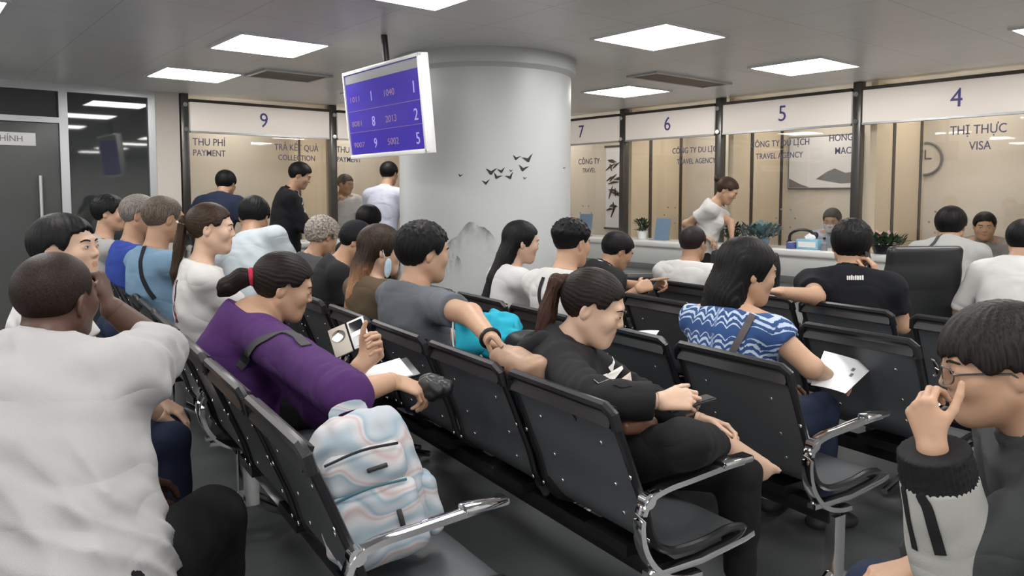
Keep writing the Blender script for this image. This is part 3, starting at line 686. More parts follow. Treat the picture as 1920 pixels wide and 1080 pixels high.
# --- hands
FING = [(.027, .088, (.042, .026, .021)), (.0085, .093, (.047, .029, .022)), (-.0105, .088, (.043, .027, .021)), (-.028, .078, (.034, .021, .019))]
CURLS = {'relax': ((18, 28, 18), (24, 32, 20), (30, 36, 22), (36, 38, 22)), 'flat': ((6, 8, 5), (4, 8, 5), (6, 8, 5), (9, 9, 5)), 'grip': ((46, 62, 34), (52, 66, 36), (56, 68, 38), (60, 68, 38)),
         'fist': ((76, 92, 55), (80, 94, 55), (82, 94, 55), (84, 92, 55)), 'point': ((8, 12, 8), (40, 70, 40), (56, 78, 45), (62, 80, 45)), 'hold': ((30, 45, 30), (34, 48, 30), (38, 50, 32), (44, 52, 32))}
class Hand:
    def __init__(s, w, d, n, side, curl='relax', size=1.0, thumb=.5, spread=1.0):
        d = nrm(d); n = nrm(np.asarray(n, float) - d * float(np.dot(n, d))); t = np.cross(d, n) * side      # side +1: right hand
        s.w, s.d, s.n, s.t, s.size = np.asarray(w, float), d, n, t, size; k = size; s.fing = []
        s.palm = [(s.w + t * o * .55 * k, s.w + (d * l * .97 + t * o) * k, .0165 * k, .0125 * k) for o, l, _ in FING]
        s.palm.append((s.w + (d * .018 + t * .014) * k, s.w + (d * .052 + t * .034 + n * .006) * k, .018 * k, .016 * k))
        for i, ((o, l, ph), cu) in enumerate(zip(FING, CURLS[curl])):
            p = s.w + (d * l + t * o) * k; a = 0; dd = nrm(d + t * (o * 1.6 * spread)); r = (.0092, .0085, .0078, .0066) if i < 3 else (.008, .0073, .0067, .0058)
            for q in range(3):
                a += math.radians(cu[q]); v = dd * math.cos(a) + n * math.sin(a); e = p + v * ph[q] * k
                s.fing.append((i, p, e, r[q] * k, r[q + 1] * k)); p = e
        p = s.w + (d * .036 + t * .030 + n * .004) * k; base = nrm(d * .75 + t * (.85 - .5 * thumb) + n * (.25 + .6 * thumb)); a = 0
        for q, (L, r0, r1) in enumerate(((.044, .0125, .0105), (.036, .0102, .0092), (.029, .0092, .0072))):
            v = nrm(base + (d * .5 - t * .5 * thumb) * q * .45); e = p + v * L * k; s.fing.append((4, p, e, r0 * k, r1 * k)); p = e
        s.tip = p
    def field(s, P):
        d = None
        for a, b, ra, rb in s.palm:
            f = f_fcone(P, a, b, ra, rb, s.n, .78); d = f if d is None else smin(d, f, .012)
        by = {}
        for i, a, b, ra, rb in s.fing:
            f = f_cone(P, a, b, ra, rb); by[i] = smin(by[i], f, .003) if i in by else f
        fs = None
        for i, f in by.items(): fs = f if fs is None else np.minimum(fs, f)
        return smin(d, fs, .006)
    def bounds(s):
        pts = np.array([s.w - s.d * .03] + [q for f in s.fing for q in (f[1], f[2])]); return pts.min(0) - .035, pts.max(0) + .035
def ik(a, b, l1, l2, pole):
    a = np.asarray(a, float); b = np.asarray(b, float); v = b - a; L = np.linalg.norm(v); u = v / max(L, 1e-6); L = min(L, (l1 + l2) * .995); b = a + u * L
    x = (l1 * l1 - l2 * l2 + L * L) / (2 * L); y = math.sqrt(max(0, l1 * l1 - x * x)); p = np.asarray(pole, float); p = nrm(p - u * float(p @ u))
    return a + u * x + p * y, b

class Person:
    """a figure in its own frame: x right, y forward, z up, origin on the floor under the hips"""
    def __init__(s, name_label, head, facing, depth=None, pose='sit', fem=False, size=1.0, hs=1.0, fat=1.0, lean=8, side=0, twist=0, yaw=0, pitch=0, roll=0, seat=.44,
                 skin_col=(.52, .33, .23), skin_key='tan', R=None, L=None, legs=None, bare=(), row=None, bench=None, cside=None, ahead=.22, aw=None, bw=None, shirt=None, pants=None, shoes=(.03, .03, .03), hair=None, h=.011, hh=.0055, face=True, group=None, belly=0.0, bust=None,
                 neck=0.0, hunch=0.0, hip=None, ears=True):
        s.__dict__.update(locals()); k = s.k = size; s.seed = sum(map(ord, name_label)) % 17
        # facing: degrees clockwise from straight away from the camera
        s.rz = -math.radians(facing); Rw = RZ(s.rz)
        # ---- joints with the hips at the origin
        w = fat
        Rp = RX(-math.radians(lean)) @ RY(math.radians(side)); s.Rp = Rp
        Rc = RX(-math.radians(lean + hunch)) @ RY(math.radians(side if cside is None else cside)) @ RZ(math.radians(twist)); s.Rc = Rc
        waist = Rp @ np.array([0, -.01, .17]) * k
        nb = waist + Rc @ np.array([0, -.025, .325]) * k                      # base of the neck
        Rh = RZ(math.radians(yaw)) @ RX(math.radians(pitch)) @ RY(math.radians(roll)); s.Rh = Rh
        hc = nb + (Rc @ np.array([0, .045 + neck, .075]) + Rh @ np.array([0, .012, .085])) * k
        if row: depth = row_depth(head[0], head[1], row, ahead + float((Rw @ hc)[:2] @ RN))
        if aw: rr = ray(*head)[:2]; depth = s.depth = aw / float(WA @ rr)
        if bw: rr = ray(*head)[:2]; depth = s.depth = bw / float(WB @ rr)
        s.depth = depth; Hw = np.asarray(head if depth is None else at_depth(head[0], head[1], depth))
        off = Hw - Rw @ hc
        hipz = (seat + .085 * k) if pose == 'sit' else .90 * k
        # stretch the spine so that the hips rest where they must
        want = Hw[2] - hipz; st = want / hc[2]; s.stretch = st
        waist = waist * [1, 1, st]; nb0 = nb; nb = nb * [1, 1, st]; hc = hc + (nb - nb0) if False else hc * [1, 1, st]
        off = Hw - Rw @ hc; s.base = np.array([off[0], off[1], 0]); O = np.array([0, 0, hipz])
        bench = bench or row; s.back = None
        if bench:
            a = row_pt(bench, 0, .148, .50); b = row_pt(bench, 0, .010, .88); tv = nrm(np.array(b - a)); nn = nrm(np.cross(tv, [*RU, 0])); nn = nn if nn[:2] @ RN > 0 else -nn
            s.back = (s.loc(np.array(a)), RZ(-s.rz) @ nn)
        s.pel, s.waist, s.nb, s.hc = O, O + waist, O + nb, O + hc
        sw = (.158 if fem else .182) * k * (1 + .3 * (w - 1))
        s.sh = {e: s.nb + Rc @ np.array([e * sw, .012, -.052 * k]) for e in (-1, 1)}
        s.hands = {}; s.el = {}; s.wr = {}
        for e, spec in ((1, R), (-1, L)):
            spec = dict(spec or {}); to = spec.get('to', (e * .11, .38, .12))
            if 'px' in spec: t = s.loc(at_depth(*spec['px']))
            elif spec.get('abs') is not None: t = np.array(spec['abs'], float)
            else: t = O + np.array(to) * k
            pole = spec.get('pole', (e * .5, -.6, -.6))
            if 'elpx' in spec: pole = s.loc(at_depth(*spec['elpx'])) - (s.sh[e] + t) / 2
            s.el[e], s.wr[e] = ik(s.sh[e], t, .285 * k, .245 * k, pole)
            if 'free' in spec: s.el[e] = s.loc(at_depth(*spec['free'])); s.wr[e] = t
            fd = nrm(s.wr[e] - s.el[e]); hd = fd if spec.get('dir') is None else np.asarray(spec['dir'], float)
            s.hands[e] = Hand(s.wr[e] + fd * .012 * k, hd, spec.get('palm', (0, 0, -1)), e, spec.get('curl', 'relax'), (.92 if fem else 1.02) * k * spec.get('hsz', 1), spec.get('thumb', .5), spec.get('spread', 1.0))
        s.kn = {}; s.an = {}; s.toe = {}
        for e in (1, -1):
            if legs and e in legs:
                s.kn[e], s.an[e], s.toe[e] = [s.loc(at_depth(*q)) if q[0] > 50 else O + np.array(q, float) * k for q in legs[e]]
                if not legs.get('free'): s.an[e][2] = max(s.an[e][2], .075); s.toe[e][2] = max(s.toe[e][2], .03)
            elif pose == 'sit':
                s.kn[e] = O + np.array([e * .12, .42, .015]) * k; s.an[e] = np.array([e * .12 * k, .44 * k, .085]); s.toe[e] = s.an[e] + [e * .03, .17 * k, -.055]
            else:
                s.kn[e] = np.array([e * .085 * k, .03 * k, .48 * k]); s.an[e] = np.array([e * .09 * k, -.02 * k, .085]); s.toe[e] = s.an[e] + [e * .02, .17 * k, -.055]
        s.hj = {e: O + np.array([e * .085 * k, 0, 0]) for e in (1, -1)}
    def loc(s, p):
        off = s.base if hasattr(s, 'base') else np.zeros(3); q = RZ(-s.rz) @ (np.asarray(p, float) - off); return q
    # ---- fields
    def torso(s, P, o=0.0):
        k, w, fem, Rp, Rc = s.k, s.fat, s.fem, s.Rp, s.Rc
        d = f_ell(P, s.pel + Rp @ np.array([0, -.01, .02]) * k, np.array([.162 if fem else .155, .118, .115]) * k * w + o, Rp)
        d = smin(d, f_ell(P, s.waist, np.array([.128 if fem else .142, .098 + s.belly * .4, .13]) * k * w + o, Rc), .06)
        mid = s.waist + (s.nb - s.waist) * .50
        d = smin(d, f_ell(P, mid, np.array([.138 if fem else .160, .106, .170]) * k * (1 + .6 * (w - 1)) + o, Rc), .06)
        if s.belly: d = smin(d, f_ell(P, s.waist + Rp @ np.array([0, .06, -.02]) * k, np.array([.13, .07 + s.belly, .12]) * k * w + o, Rp), .05)
        for e in (1, -1):
            d = smin(d, f_cone(P, s.nb + (s.sh[e] - s.nb) * .35 + Rc @ np.array([0, .0, -.03]) * k, s.sh[e], .064 * k + o, .054 * k * (1 + .3 * (w - 1)) + o), .05)
            d = smin(d, f_cone(P, s.nb + Rc @ np.array([0, .0, .0]) * k, s.nb + (s.sh[e] - s.nb) * .75 + Rc @ np.array([0, 0, .010]), .046 * k + o, .036 * k + o), .04)
            if fem: d = smin(d, f_ell(P, mid + Rc @ np.array([e * .068, .088, .012]) * k, np.array([.058, .05, .056]) * k * (s.bust or w) + o, Rc), .035)
        return d
    def press(s, P, d, gap):
        """backs and clothes are pressed flat where they lean on a backrest"""
        if not s.back: return d
        q = f_plane(P, s.back[0], s.back[1]) - gap + 1.5 * np.clip(P[:, 2] - .85, 0, 1) + 3 * np.clip(.46 - P[:, 2], 0, 1)
        return smax(d, -q, .015)
    def arm(s, P, e, o=0.0, w=1.0):
        k = s.k * (.92 if s.fem else 1.0) * (1 + .5 * (s.fat - 1)) * w
        d = f_cone(P, s.sh[e], s.el[e], .050 * k + o, .040 * k + o)
        return smin(d, f_cone(P, s.el[e], s.wr[e], .040 * k + o, .026 * k + o), .02)
    def leg(s, P, e, o=0.0):
        k = s.k * (1 + .6 * (s.fat - 1))
        d = f_cone(P, s.hj[e], s.kn[e], .088 * k + o, .058 * k + o)
        d = smin(d, f_cone(P, s.kn[e], s.an[e], .054 * k + o, .036 * k + o), .03)
        return smin(d, f_cone(P, s.kn[e] + (s.an[e] - s.kn[e]) * .25 + nrm(s.kn[e] - s.toe[e]) * .012, s.kn[e] + (s.an[e] - s.kn[e]) * .5, .050 * k + o, .042 * k + o), .03)
    def foot(s, P, e, o=0.0):
        up = nrm(s.kn[e] - s.an[e]); heel = s.an[e] + (s.an[e] - s.kn[e]) / np.linalg.norm(s.an[e] - s.kn[e]) * .035 * s.k - nrm(s.toe[e] - s.an[e]) * .03
        fd = nrm(s.toe[e] - heel); un = nrm(up - fd * float(up @ fd)); la = np.cross(fd, un)
        d = f_fcone(P, heel, s.toe[e], .034 * s.k + o, .042 * s.k + o, un, .62)
        d = smin(d, f_cone(P, s.an[e], heel + fd * .14 * s.k + un * .006, .034 * s.k + o, .018 * s.k + o), .03)
        if e in s.bare:
            for i in range(5):
                b = s.toe[e] + fd * (.026 - .006 * i) * s.k + la * e * -(.030 - .0155 * i) * s.k; r = (.0125, .0095, .009, .0085, .008)[i] * s.k
                d = smin(d, f_cone(P, b, b + fd * (.030 - .003 * i) * s.k - un * .006, r, r * .85), .004)
        return d
    def neckf(s, P, o=0.0):
        r = (.047 if s.fem else .056) * s.k * s.hs ** .5
        return f_cone(P, s.nb + s.Rc @ np.array([0, .01, -.03]), s.hc + s.Rh @ np.array([0, -.022, -.045]) * s.k * s.hs, r * 1.12 + o, r + o)
    def Q(s, P): return ((P - s.hc.astype(np.float32)) @ s.Rh.astype(np.float32)) / (s.k * s.hs)
    def headf(s, P): return head_fields(s.Q(P), 1, s.fem) * (s.k * s.hs)
    def cut_neck(s): return s.nb + (s.hc - s.nb) * .14, nrm(s.hc - s.nb)
    def main(s, P):
        d = smin(s.press(P, s.torso(P), .014), s.neckf(P), .03)
        d = smin(d, f_ell(P, s.hc + s.Rh @ np.array([0, .02, -.03]) * s.k, np.array([.055, .06, .06]) * s.k * s.hs), .02)
        for e in (1, -1):
            d = smin(d, s.arm(P, e), .03)
        lg = np.minimum(s.leg(P, 1), s.leg(P, -1)); lg = np.minimum(lg, np.minimum(s.foot(P, 1), s.foot(P, -1))); d = smin(d, lg, .03)
        return d
    def build(s):
        name = 'person'
        r = s.root = empty(name, tuple(s.base), s.rz, s.name_label, 'person', s.group)
        k = s.k; pts = [s.pel, s.waist, s.nb, s.hc] + [d[e] for d in (s.sh, s.el, s.wr, s.kn, s.an, s.toe) for e in (1, -1)]
        pts = np.array(pts); lo, hi = pts.min(0) - .2, pts.max(0) + .2; lo[2] = max(lo[2], -.02); s.lo, s.hi = lo, hi
        cp, cn = s.cut_neck(); parts = []
        def fmain(P):
            d = s.main(P); d = np.maximum(d, np.where(f_cone(P, cp, s.hc, .085, .085) < 0, f_plane(P, cp, cn) - .004, -1.0))
            for e in (1, -1): d = np.maximum(d, np.where(((P - s.wr[e].astype(np.float32)) ** 2).sum(1) < .16 ** 2, f_plane(P, s.wr[e], s.wr[e] - s.el[e]) - .004, -1.0))
            return d
        parts.append(mesh_sdf(fmain, lo, hi, s.h))
        def fhead(P):
            d = smin(s.headf(P), smin(s.torso(P), s.neckf(P), .03), .02); return np.maximum(np.maximum(d, -f_plane(P, cp, cn) - .004), f_cone(P, cp, s.hc, .11 * k, .17 * k * s.hs))
        R = .17 * k * s.hs
        parts.append(mesh_sdf(fhead, np.minimum(s.hc - R, cp - .08), np.maximum(s.hc + R, cp + .08), s.hh))
        for e in (1, -1):
            hd = s.hands[e]; a, b = hd.bounds()
            def fh(P):
                d = smin(hd.field(P), s.arm(P, e), .012); return np.maximum(d, -f_plane(P, s.wr[e], s.wr[e] - s.el[e]) - .004)
            parts.append(mesh_sdf(fh, np.minimum(a, s.wr[e] - .06), np.maximum(b, s.wr[e] + .06), min(s.hh * .8, .005)))
        def slot(C):
            q = s.Q(C.astype(np.float32)); m = (np.abs(q[:, 0]) < .0205 - np.abs(q[:, 2] + .0562) * .9) & (q[:, 1] > .068) & (np.abs(q[:, 2] + .0562) < .0098); return m
        s.body = to_mesh('body', parts, [skin(s.skin_key, s.skin_col), lips(s.skin_key, s.skin_col)], r, slot, 55)
        if s.face: s.eyes()
        if s.hair: s.do_hair()
        if s.shirt: s.do_shirt()
        if s.pants is not None: s.do_pants()
        if s.shoes is not None: s.do_shoes()
        return s
    def eyes(s):
        S = s.k * s.hs
        for e in (-1, 1):
            mb = MB(); mb.sphere((0, 0, 0), (.0120 * S, .0040 * S, .0034 * S), 14); o = mb.build('eye', M['eye'], s.root)
            c = s.hc + s.Rh @ np.array([e * .0322, .0885, .0048]) * S
            Rr = Matrix((s.Rh @ RZ(-e * .32) @ RY(e * -.06)).tolist()); o.matrix_local = Matrix.Translation(Vector(c)) @ Rr.to_4x4()
            MB().sphere((0, .0026 * S, .0003 * S), (.0044 * S, .0020 * S, .0033 * S), 10).build('iris', M['iris'], o)
            pts = [(-.0125, -.0005, -.0005), (-.006, .0028, .0030), (.0, .0038, .0040), (.006, .0028, .0034), (.0125, -.0005, .0010)]
            MB().tube(smooth_path([tuple(np.array(p) * S * [e, 1, 1]) for p in pts], 3), .0009 * S, 6).build('eyelash', M['iris'], o)
            pts = [np.array([e * x, y, z]) for x, y, z in ((.014, .0905, .0235), (.024, .0895, .0275), (.036, .0845, .0278), (.046, .0760, .0235))]
            pts = [tuple(s.hc + s.Rh @ p * S) for p in pts]
            P = np.array(smooth_path(pts, 4), np.float32); P, G = s.wrap(P, s.headf, .0006)
            w = 1.0 if not s.fem else .75
            MB().tube([tuple(p) for p in P.astype(float)], [.0010 * S] + [.0026 * S * w] * 4 + [.0030 * S * w] * 4 + [.0022 * S * w] * 3 + [.0008 * S], 6).build('eyebrow', s.hair['mat'] if s.hair else M['ink'], s.root)
    def do_hair(s):
        hd = s.hair; S = s.k * s.hs; ch = hd.get('chains', [])
        Fl = RZ(math.radians(s.yaw)); C = []
        for c in ch:      # (frame, points, radii, flatten axis, flatten)
            fr = s.Rh if c['f'] == 'h' else Fl
            C.append(([s.hc + fr @ np.array(p) * S for p in c['p']], [q * S for q in c['r']], fr @ np.array(c.get('ax', (0, 1, 0)), float), c.get('fl', 1.0)))
        org = s.hc + s.Rh @ np.array(hd.get('org', (0, -.03, .10))) * S; Ro = s.Rh @ (RX(-1.25) if hd['cut'] == 'tied' else np.eye(3))
        def tail(P):
            d = None
            for pts, rs, axv, fl in C:
                dd = None
                for a, b, ra, rb in zip(pts[:-1], pts[1:], rs[:-1], rs[1:]):
                    q = f_fcone(P, a, b, ra, rb, axv, fl); dd = q if dd is None else smin(dd, q, .012)
                u = nrm(pts[-1] - pts[0]); v = nrm(np.cross(u, axv)); dd = dd + .0022 * np.sin((P @ v.astype(np.float32)) * 480 + 1.5 * np.sin((P @ u.astype(np.float32)) * 30))
                d = dd if d is None else np.minimum(d, dd)
            return d
        split = hd['cut'] == 'tied' and bool(C)
        def f(P):
            d = hair_fields(s.Q(P), hd) * S
            return smin(d, tail(P), hd.get('blend', .015)) if C and not split else d
        def emit(name, fn, pts, m, mt, og, R):
            V, Q = mesh_sdf(fn, pts.min(0) - m, pts.max(0) + m, hd.get('h', s.hh))
            if len(V) == 0: return
            o = to_mesh(name, [((V - og) @ R, Q)], [mt], s.root); o.matrix_local = Matrix.Translation(Vector(og)) @ Matrix(R.tolist()).to_4x4(); return o
        hp = [s.hc - .15 * S, s.hc + .16 * S]; cp = [p for c in C for p in c[0]]; m = max([.03] + [q for c in C for q in c[1]])
        s.hair_ob = emit('hair', f, np.array(hp + ([] if split else cp)), m, hd['mat'], org, Ro)
        if split:
            a, b = C[0][0][0], C[0][0][-1]; z = nrm(a - b); x = nrm(np.cross(z, [.2, .9, .3])); R = np.stack([x, np.cross(z, x), z], 1)
            emit('ponytail', tail, np.array(cp), m, hd.get('tail', hd['mat']), np.array(a), R)
    def folds(s, L, seed, amp):
        """cloth folds: soft ridges pulled across the waist and down from the shoulders"""
        w = np.stack([wob(L, 9, seed), wob(L, 9, seed + 3), wob(L, 9, seed + 5)], 1) * .045
        q = L + w
        u = 1 - np.abs(np.sin(q[:, 2] * 46 + q[:, 0] * 16 + q[:, 1] * 10 + seed)) * 1.6            # cross folds
        v = 1 - np.abs(np.sin(q[:, 0] * 38 + q[:, 2] * 22 * np.sign(q[:, 0]) + seed * 2)) * 1.6       # slanting folds
        mk = np.clip((.16 - L[:, 2]) / .22, .15, 1.0); mv = np.clip(.5 + .7 * wob(L, 12, seed + 1), 0, 1)
        return amp * (u * mk * np.clip(.5 + .8 * wob(L, 7, seed + 7), 0, 1) + .6 * v * mv + .5 * wob(L * [1, .8, 1.6], 24, seed))
    def shirtf(s, P):
        sp = s.shirt; o = sp.get('o', .014); k = s.k
        up = s.Rc[:, 2]; d = s.torso(P, o)
        if sp.get('drape', 1):      # cloth hangs straight from the shoulder blades and chest to the waist
            mid = s.waist + (s.nb - s.waist) * .62
            d = smin(d, f_fcone(P, mid + s.Rc @ np.array([0, 0, .03]) * k, s.pel + s.Rp @ np.array([0, -.005, .05]) * k, (.150 if s.fem else .172) * k * s.fat ** .7, .165 * k * s.fat, s.Rc[:, 1], .70), .05)
        col = s.nb + s.Rc @ np.array([0, -.02, sp.get('collar', .028)]) * k
        d = smax(d, f_plane(P, col, s.Rc @ np.array([0, sp.get('vneck', .30), .94])), .004)
        if sp.get('collar_h'):
            d = smin(d, np.maximum(s.neckf(P, .014), np.maximum(f_plane(P, col + s.Rc @ np.array([0, 0, sp['collar_h']]), s.Rc @ np.array([0, .3, .95])), -f_plane(P, col, up) - .04)), .012)
        if s.back: d = np.where((P[:, 2] > .3) & (P[:, 2] < 1.2), s.press(P, d, .008), d)
        for e in (1, -1):
            t = sp.get('sleeve', .58)
            if isinstance(t, dict): t = t[e]
            fl = sp.get('flare', .008); aw = (.92 if s.fem else 1.0) * (1 + .5 * (s.fat - 1)) * k
            if t <= 1:
                end = s.sh[e] + (s.el[e] - s.sh[e]) * t; v = nrm(s.el[e] - s.sh[e]); q = f_cone(P, s.sh[e], s.sh[e] + (s.el[e] - s.sh[e]) * (t + .15), .054 * aw + o, .048 * aw + o + fl)
                q = smax(q, f_plane(P, end, v), .004)
            else:
                q = f_cone(P, s.sh[e], s.el[e], .054 * aw + o, .045 * aw + o + .004); end = s.el[e] + (s.wr[e] - s.el[e]) * (t - 1); v = nrm(s.wr[e] - s.el[e])
                q2 = f_cone(P, s.el[e], s.el[e] + (s.wr[e] - s.el[e]) * (t - .9), .045 * aw + o + .004, .032 * aw + o + sp.get('cuff', .004)); q2 = smax(q2, f_plane(P, end, v), .004); q = smin(q, q2, .02)
                ax = ((P - s.el[e].astype(np.float32)) @ nrm(s.wr[e] - s.sh[e]).astype(np.float32)); q = q - .6 * sp.get('wrinkle', .004) * np.sin(ax * 130 + 2 * wob(P, 20, 2.0)) * np.exp(-(ax / .09) ** 2)
            d = smin(d, q, .04)
        hem = s.pel + s.Rp @ np.array([0, 0, sp.get('hem', -.03)]) * k; d = smax(d, -f_plane(P, hem, s.Rp[:, 2]), .006)
        L = ((P - s.waist.astype(np.float32)) @ s.Rc.astype(np.float32)) / k
        return d - s.folds(L, (s.seed * 1.7) % 6.0, sp.get('wrinkle', .006))
    def do_shirt(s):
        sp = s.shirt; V, Q = mesh_sdf(s.shirtf, s.lo, s.hi, sp.get('h', s.h)); s.shirt_ob = to_mesh(sp.get('name', 'shirt'), [(V, Q)], sp['mat'] if isinstance(sp['mat'], list) else [sp['mat']], s.root, sp.get('slot'))
    def do_pants(s):
        pm, o, end = s.pants['mat'], s.pants.get('o', .012), s.pants.get('end', .88)
        def f(P):
            d = f_ell(P, s.pel + s.Rp @ np.array([0, -.01, .02]) * s.k, np.array([.16, .12, .12]) * s.k * s.fat + o - .004, s.Rp)
            d = s.press(P, d, .006)
            for e in (1, -1):
                q = s.leg(P, e, o); en = s.pants.get('ends', {}).get(e, end); ep = s.kn[e] + (s.an[e] - s.kn[e]) * en
                q = np.where(((P - s.kn[e].astype(np.float32)) @ (s.an[e] - s.kn[e]).astype(np.float32)) > 0, smax(q, f_plane(P, ep, s.an[e] - s.kn[e]), .004), q); d = smin(d, q, .03) if e == 1 else np.minimum(smin(d, q, .004), smin(d, q, .03))
            return d - s.pants.get('wrinkle', .003) * wob(P, 38, 2.0)
        s.pants_ob = to_mesh(s.pants.get('name', 'trousers'), [mesh_sdf(f, s.lo, s.hi, s.h)], [pm], s.root)
    def do_shoes(s):
        m = cloth('shoe_%d_%d_%d' % tuple(int(c * 100) for c in s.shoes), s.shoes, rough=.5)
        for e in (1, -1):
            a = np.minimum(s.an[e], s.toe[e]) - .1; b = np.maximum(s.an[e], s.toe[e]) + .1
            def f(P): return np.maximum(np.maximum(s.foot(P, e, .008), -(P[:, 2] - .002)), f_plane(P, s.an[e] + nrm(s.an[e] - s.kn[e]) * -.01, s.kn[e] - s.an[e]))
            to_mesh('shoe', [mesh_sdf(f, a, b, .009)], [m], s.root)
    # ---- things that lie on the clothes
    def wrap(s, pts, fn, off=.004):
        P = np.array(pts, np.float32)
        for _ in range(14):
            d = fn(P); g = np.stack([(fn(P + np.eye(3, dtype=np.float32)[i] * .003) - fn(P - np.eye(3, dtype=np.float32)[i] * .003)) for i in range(3)], 1)
            g = g / (np.linalg.norm(g, axis=1, keepdims=True) + 1e-9); P = P - g * (d - off)[:, None] * .8
        return P, g
    def strap(s, name, pts, m, half=.012, t=.002, fn=None, k=6, raw=False, off=.004):
        """flat band following the clothes; points in the chest frame (x right, y forward, z up from the neck base)"""
        fn = fn or s.shirtf; rp = pts if raw else [s.nb + s.Rc @ (np.array(p) * s.k) for p in pts]
        P, G = s.wrap(smooth_path(rp, k), fn, off); P = P.astype(float)
        rings = []
        for i in range(len(P)):
            tdir = nrm(P[min(i + 1, len(P) - 1)] - P[max(i - 1, 0)]); n = G[i].astype(float); n = nrm(n - tdir * (n @ tdir)); b = np.cross(tdir, n)
            rings.append([Vector(P[i] + b * half + n * t), Vector(P[i] - b * half + n * t), Vector(P[i] - b * half - n * t), Vector(P[i] + b * half - n * t)])
        mb = MB(); mb.loft(rings); return mb.build(name, m, s.root)
    def pick(s, x, y, fn=None):
        """point of the clothes that a sight line meets"""
        fn = fn or s.shirtf
        for q in range(12):
            o = s.loc([0, 0, CAM_H]); d = RZ(-s.rz) @ nrm(ray(x, y)); t = max(.3, s.depth - .7)
            for _ in range(90):
                f = float(fn((o + d * t)[None].astype(np.float32))[0]); t += max(.0015, f * .7)
                if f < .002: return o + d * t
                if t > s.depth + 1.2: break
            c = s.pel * .3 + s.nb * .7; w = s.world(c); f_ = w - [0, 0, CAM_H]; cx = 960 + F_PX * f_[0] / (f_[1] * _cp - f_[2] * _sp); x = x + (cx - x) * .12
        return s.nb
    def px_strap(s, name, pts, m, half=.012, **k): return s.strap(name, [s.pick(*p, fn=k.get('fn')) for p in pts], m, half, raw=True, **k)
    def world(s, p): return RZ(s.rz) @ np.asarray(p, float) + s.base
M['eye'] = mat('eye_white', (.62, .58, .54), .25)
M['iris'] = mat('dark_brown_iris', (.02, .012, .008), .15)
M['hair_black'] = None
del M['hair_black']
HB = hair_mat('black_hair', (.006, .0055, .006))
HDB = hair_mat('dark_brown_hair', (.012, .008, .0065))
TAN, PALE, DARK, WARM = (.46, .28, .185), (.56, .375, .275), (.085, .042, .028), (.40, .235, .15)
def rowface(): return 90 - math.degrees(RA)
def row_depth(px, py, row, ahead):
    """depth at which the sight line through a pixel lies `ahead` metres in front of a row's backrests"""
    r = ray(px, py); q = float(RN @ r[:2]); return (ROWS[row] + ahead) / q * r[1]
# ------------------------------------------------------------------ the people
import time as _time
T0 = _time.time()
FACE_N = rowface()
P_ = {}
def person(key, label, head, facing, **kw):
    s = Person(label, head, facing, **kw).build(); P_[key] = s
    print('PERSON %-9s d %.2f base (%.2f %.2f) n %.2f a %.2f | wa %.2f wb %.2f stretch %.2f verts %d t %.1f' % (key, s.depth, s.base[0], s.base[1], RN @ s.base[:2], RU @ s.base[:2], WA @ s.base[:2], WB @ s.base[:2], s.stretch, len(s.body.data.vertices), _time.time() - T0)); return s
def sh(cname, c, **k): return dict(mat=cloth(cname, c), **k)
BLACKP = dict(mat=cloth('black_trouser_cloth', (.010, .010, .012))); JEANS = dict(mat=cloth('navy_denim', (.018, .026, .055))); GREYP = dict(mat=cloth('grey_trouser_cloth', (.07, .07, .075)))
def hs(cut='short', m=None, **k): return dict(cut=cut, mat=m or HB, **k)
FAR = dict(h=.015, hh=.0075)
MID = dict(h=.012, hh=.006)
NEAR = dict(h=.009, hh=.0042)
# --- row B
HOOD = cloth('black_hoodie_cloth', (.013, .013, .015))
person('hoodie', 'woman in a black hoodie with a long ponytail, sitting barefoot with crossed legs', (1113, 578), 98, row='B', fem=True, hs=1.07, ahead=.29, lean=-26, hunch=38, yaw=-8, pitch=-18, skin_col=PALE, skin_key='pale',
       R=dict(px=(1234, 752, 2.2), free=(1105, 748, 2.2), dir=(-.25, .9, .05), palm=(-.7, .1, -.6), curl='hold'), L=dict(to=(-.02, .42, .16), palm=(.6, .2, -.6), curl='hold'),
       legs={1: ((1285, 832, 2.12), (1352, 833, 2.38), (1425, 880, 2.42)), -1: ((1385, 885, 2.42), (1388, 1100, 2.42), (1450, 1130, 2.5)), 'free': 1}, bare=(1, -1),
       shirt=dict(mat=HOOD, sleeve=1.93, o=.022, wrinkle=.007, name='hoodie', collar=.05, h=.009), pants=dict(BLACKP, ends={1: .80, -1: .9}), shoes=None,
       hair=hs('tied', HDB, vol=.010, tail=hair_mat('red_brown_hair', (.045, .021, .016)), chains=[dict(f='l', p=[(0, -.085, .085), (0, -.125, .075), (.0, -.150, -.02), (0, -.175, -.14), (.0, -.21, -.26), (0, -.24, -.37)], r=[.022, .030, .040, .038, .028, .006], ax=(0, 1, 0), fl=.7)]), **NEAR)
person('grey', 'man in a grey T-shirt resting his arm over the backrest of the bench', (795, 476), 52, row='B', size=1.05, hs=1.1, ahead=.28, lean=-22, hunch=24, yaw=-8, pitch=-4, skin_col=TAN, skin_key='tan', fat=1.08,
       R=dict(px=(924, 640, 2.66), free=(882, 590, 2.92), curl='relax', palm=(-.2, 0, -1), dir=(.1, .9, -.5)), L=dict(to=(-.1, .36, .12)), shirt=sh('grey_tee', (.115, .125, .145), o=.014), pants=JEANS, hair=hs('short', HB, vol=.017, spike=.006), h=.010, hh=.005)
